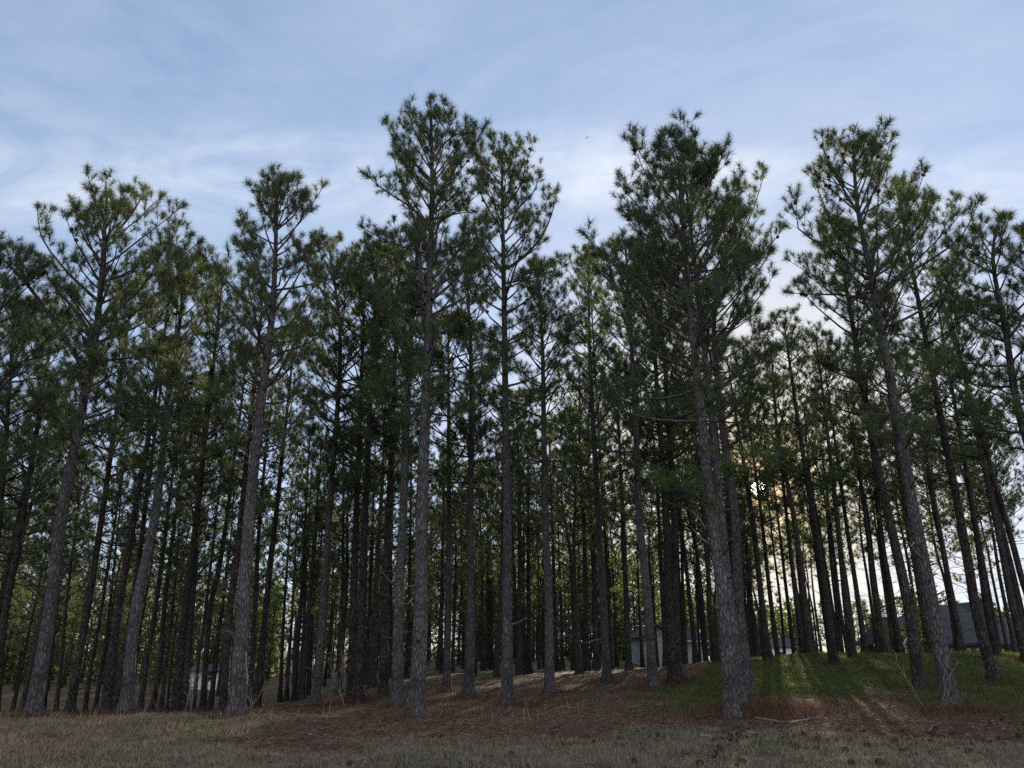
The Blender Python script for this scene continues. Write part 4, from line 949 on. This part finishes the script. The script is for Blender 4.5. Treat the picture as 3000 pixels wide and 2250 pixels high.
def bird():
    p = at(1719, 404, 90.); g = Geo()
    g.tube([[-.22, 0, 0], [-.12, 0, .02], [0, 0, .02], [.13, 0, .01], [.25, 0, 0]], [.01, .05, .07, .05, .01], 8)
    for s in (-1, 1): g.add([(.08, 0, .03), (-.08, 0, .03), (-.06, s * .3, .12), (.06, s * .3, .13), (-.1, s * .55, .05), (.08, 0, .045), (-.08, 0, .045), (-.06, s * .3, .135), (.06, s * .3, .145), (-.1, s * .55, .055)],
                            [[0, 1, 2, 3], [5, 8, 7, 6]]); g.add([(.06, s * .3, .13), (-.06, s * .3, .12), (-.1, s * .55, .05)], [[0, 1, 2]])
    o = put('bird', g.mesh('bird', [simple('dark_feathers', (.05, .05, .06))]), None, p); o.rotation_euler = (0, 0, R(20)); o.scale = (.7,) * 3; tag(o, 'tiny dark bird alone in the open sky', 'bird')
bird()

# ------------------------------------------------------------------ sky, sun, camera
d = at(2224, 1431, 100.) - np.array([0, 0, EYE]); d /= np.linalg.norm(d)
SUN_EL = math.asin(d[2]); SUN_AZ = math.atan2(d[0], d[1])

def sky():
    w = bpy.data.worlds.new('World'); sc.world = w; w.use_nodes = True; nt = w.node_tree; nt.nodes.clear(); L = nt.links.new
    out = N(nt, 'ShaderNodeOutputWorld'); bg = N(nt, 'ShaderNodeBackground')
    st = N(nt, 'ShaderNodeTexSky'); st.sky_type = 'NISHITA'; st.sun_disc = False; st.sun_elevation = SUN_EL; st.sun_rotation = SUN_AZ
    st.air_density = 1.0; st.dust_density = SKY['dust']; st.ozone_density = SKY['ozone']
    tc = N(nt, 'ShaderNodeTexCoord'); sx = N(nt, 'ShaderNodeSeparateXYZ'); L(tc.outputs['Generated'], sx.inputs[0])
    def M(op, a, b=None, c=None):
        n = N(nt, 'ShaderNodeMath', operation=op)
        for i, v in enumerate((a, b, c)):
            if v is None: continue
            if isinstance(v, (int, float)): n.inputs[i].default_value = v
            else: L(v, n.inputs[i])
        return n.outputs[0]
    zz = M('MAXIMUM', sx.outputs[2], 0.0); den = M('ADD', zz, .12)
    px = M('DIVIDE', sx.outputs[0], den); py = M('DIVIDE', sx.outputs[1], den)
    cv = N(nt, 'ShaderNodeCombineXYZ'); L(px, cv.inputs[0]); L(py, cv.inputs[1])
    def noise(scale, rot, stretch, detail, off, rough=.6, dist=.6):
        mp = N(nt, 'ShaderNodeMapping'); mp.inputs['Rotation'].default_value = (0, 0, R(rot)); mp.inputs['Scale'].default_value = (1, stretch, 1); mp.inputs['Location'].default_value = off
        L(cv.outputs[0], mp.inputs[0]); n = N(nt, 'ShaderNodeTexNoise', Scale=scale, Detail=detail, Roughness=rough, Distortion=dist); L(mp.outputs[0], n.inputs['Vector']); return n.outputs[0]
    a = noise(1.9, 62, 1.5, 10, (2.2, 6.4, 0), .64, 1.3); b = noise(4.2, 48, 2.4, 9, (7.3, 4.2, 0), .62, .7); c = noise(1.1, 12, 2.2, 6, (1.2, 9.1, 0), .5, .4)
    s1 = M('MULTIPLY_ADD', a, .55, M('MULTIPLY', b, .25)); s2 = M('MULTIPLY_ADD', c, .4, s1)
    r = ramp(nt, [(SKY['lo'], (0, 0, 0)), (SKY['hi'], (1, 1, 1))]); L(s2, r.inputs[0])
    # a brighter streaky bank lower in the sky
    q = M('SUBTRACT', M('DIVIDE', zz, M('MAXIMUM', sx.outputs[1], .02)), M('MULTIPLY_ADD', b, .16, .60)); band = M('POWER', 2.718, M('MULTIPLY', M('MULTIPLY', q, q), -230.0))
    bd = M('MINIMUM', M('MAXIMUM', M('MULTIPLY', band, M('MULTIPLY_ADD', a, 2.6, -.75)), 0.0), 1.0)
    def rgbop(blend, x, y):
        n = N(nt, 'ShaderNodeMix', data_type='RGBA', blend_type=blend); n.inputs[0].default_value = 1
        for k, v in ((6, x), (7, y)):
            if isinstance(v, tuple): n.inputs[k].default_value = (*v, 1)
            else: L(v, n.inputs[k])
        return n.outputs[2]
    clear = rgbop('MULTIPLY', st.outputs[0], SKY['tint'])
    # thin high veil: it evens the clear sky out, so the part round the sun is less far above the rest
    clear = rgbop('DIVIDE', rgbop('MULTIPLY', clear, SKY['veil']), rgbop('ADD', clear, SKY['veil']))
    mx0 = N(nt, 'ShaderNodeMix', data_type='RGBA'); L(M('MULTIPLY', r.outputs[0], SKY['amount']), mx0.inputs[0]); L(clear, mx0.inputs[6]); mx0.inputs[7].default_value = (*SKY['cloud'], 1)
    mx = N(nt, 'ShaderNodeMix', data_type='RGBA'); L(M('MULTIPLY', bd, .75), mx.inputs[0]); L(mx0.outputs[2], mx.inputs[6]); mx.inputs[7].default_value = (2.75, 2.95, 3.25, 1)
    # bright cloud bank added behind the camera, out of view, to front-light the trunks
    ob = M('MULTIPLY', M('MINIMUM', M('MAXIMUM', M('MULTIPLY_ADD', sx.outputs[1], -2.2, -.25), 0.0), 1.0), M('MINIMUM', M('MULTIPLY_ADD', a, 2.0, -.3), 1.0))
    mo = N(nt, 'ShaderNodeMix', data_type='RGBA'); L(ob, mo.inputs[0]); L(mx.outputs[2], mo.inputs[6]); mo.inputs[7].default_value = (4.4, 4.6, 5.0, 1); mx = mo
    # pale hazy brightening low in the sky, strongest towards the sun
    vd = N(nt, 'ShaderNodeVectorMath', operation='DOT_PRODUCT'); L(tc.outputs['Generated'], vd.inputs[0]); vd.inputs[1].default_value = tuple(d)
    dt = M('MAXIMUM', vd.outputs['Value'], 0.0)
    g1 = M('MULTIPLY', M('POWER', dt, 9.0), SKY['g1']); g2 = M('MULTIPLY', M('POWER', dt, 900.0), SKY['g2']); g3 = M('MULTIPLY', M('GREATER_THAN', dt, math.cos(R(.55))), SKY['g3'])
    def colour(f, c):
        n = N(nt, 'ShaderNodeMix', data_type='RGBA', blend_type='MULTIPLY'); n.inputs[0].default_value = 1; n.inputs[6].default_value = (*c, 1); L(f, n.inputs[7]); return n.outputs[2]
    def add(x, y):
        n = N(nt, 'ShaderNodeMix', data_type='RGBA', blend_type='ADD'); n.inputs[0].default_value = 1; L(x, n.inputs[6]); L(y, n.inputs[7]); return n.outputs[2]
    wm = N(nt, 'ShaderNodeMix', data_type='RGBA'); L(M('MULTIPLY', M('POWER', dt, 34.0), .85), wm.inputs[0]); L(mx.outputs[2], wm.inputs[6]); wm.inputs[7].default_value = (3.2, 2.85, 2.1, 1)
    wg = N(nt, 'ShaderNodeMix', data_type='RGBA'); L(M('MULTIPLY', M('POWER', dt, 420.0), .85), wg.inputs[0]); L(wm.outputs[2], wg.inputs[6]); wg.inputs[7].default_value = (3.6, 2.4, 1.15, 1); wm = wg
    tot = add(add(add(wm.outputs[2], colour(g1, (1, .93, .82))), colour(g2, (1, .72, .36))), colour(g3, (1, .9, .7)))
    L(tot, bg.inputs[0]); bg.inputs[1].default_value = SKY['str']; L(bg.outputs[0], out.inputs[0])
SKY = dict(dust=.25, ozone=3.0, lo=.44, hi=.86, tint=(1.70, 1.48, 1.24), veil=(2.9, 3.6, 5.6), amount=.66, cloud=(2.05, 2.2, 2.75), g1=.1, g2=.4, g3=40., str=.15)
sky()

sl = bpy.data.lights.new('sun', 'SUN'); sl.energy = 4.9; sl.angle = R(.55); sl.color = (1, .86, .66)
so = bpy.data.objects.new('sun', sl); C.objects.link(so); so.rotation_euler = Vector(tuple(-d)).to_track_quat('-Z', 'Y').to_euler(); so.location = (30, 80, 40)

cam = bpy.data.cameras.new('camera'); co = bpy.data.objects.new('camera', cam); C.objects.link(co)
co.location = (0, 0, EYE); co.rotation_euler = (R(90) + PITCH, 0, 0); cam.sensor_fit = 'HORIZONTAL'; cam.sensor_width = 36; cam.lens = 36 * FPX / 3000; cam.clip_end = 3000; cam.clip_start = .05
sc.camera = co
sc.view_settings.view_transform = 'Standard'; sc.view_settings.look = 'None'; sc.view_settings.gamma = 1; sc.view_settings.exposure = 1.15
cy = sc.cycles; cy.max_bounces = 5; cy.diffuse_bounces = 3; cy.glossy_bounces = 2; cy.transmission_bounces = 3; cy.use_denoising = False; cy.caustics_reflective = False; cy.caustics_refractive = False
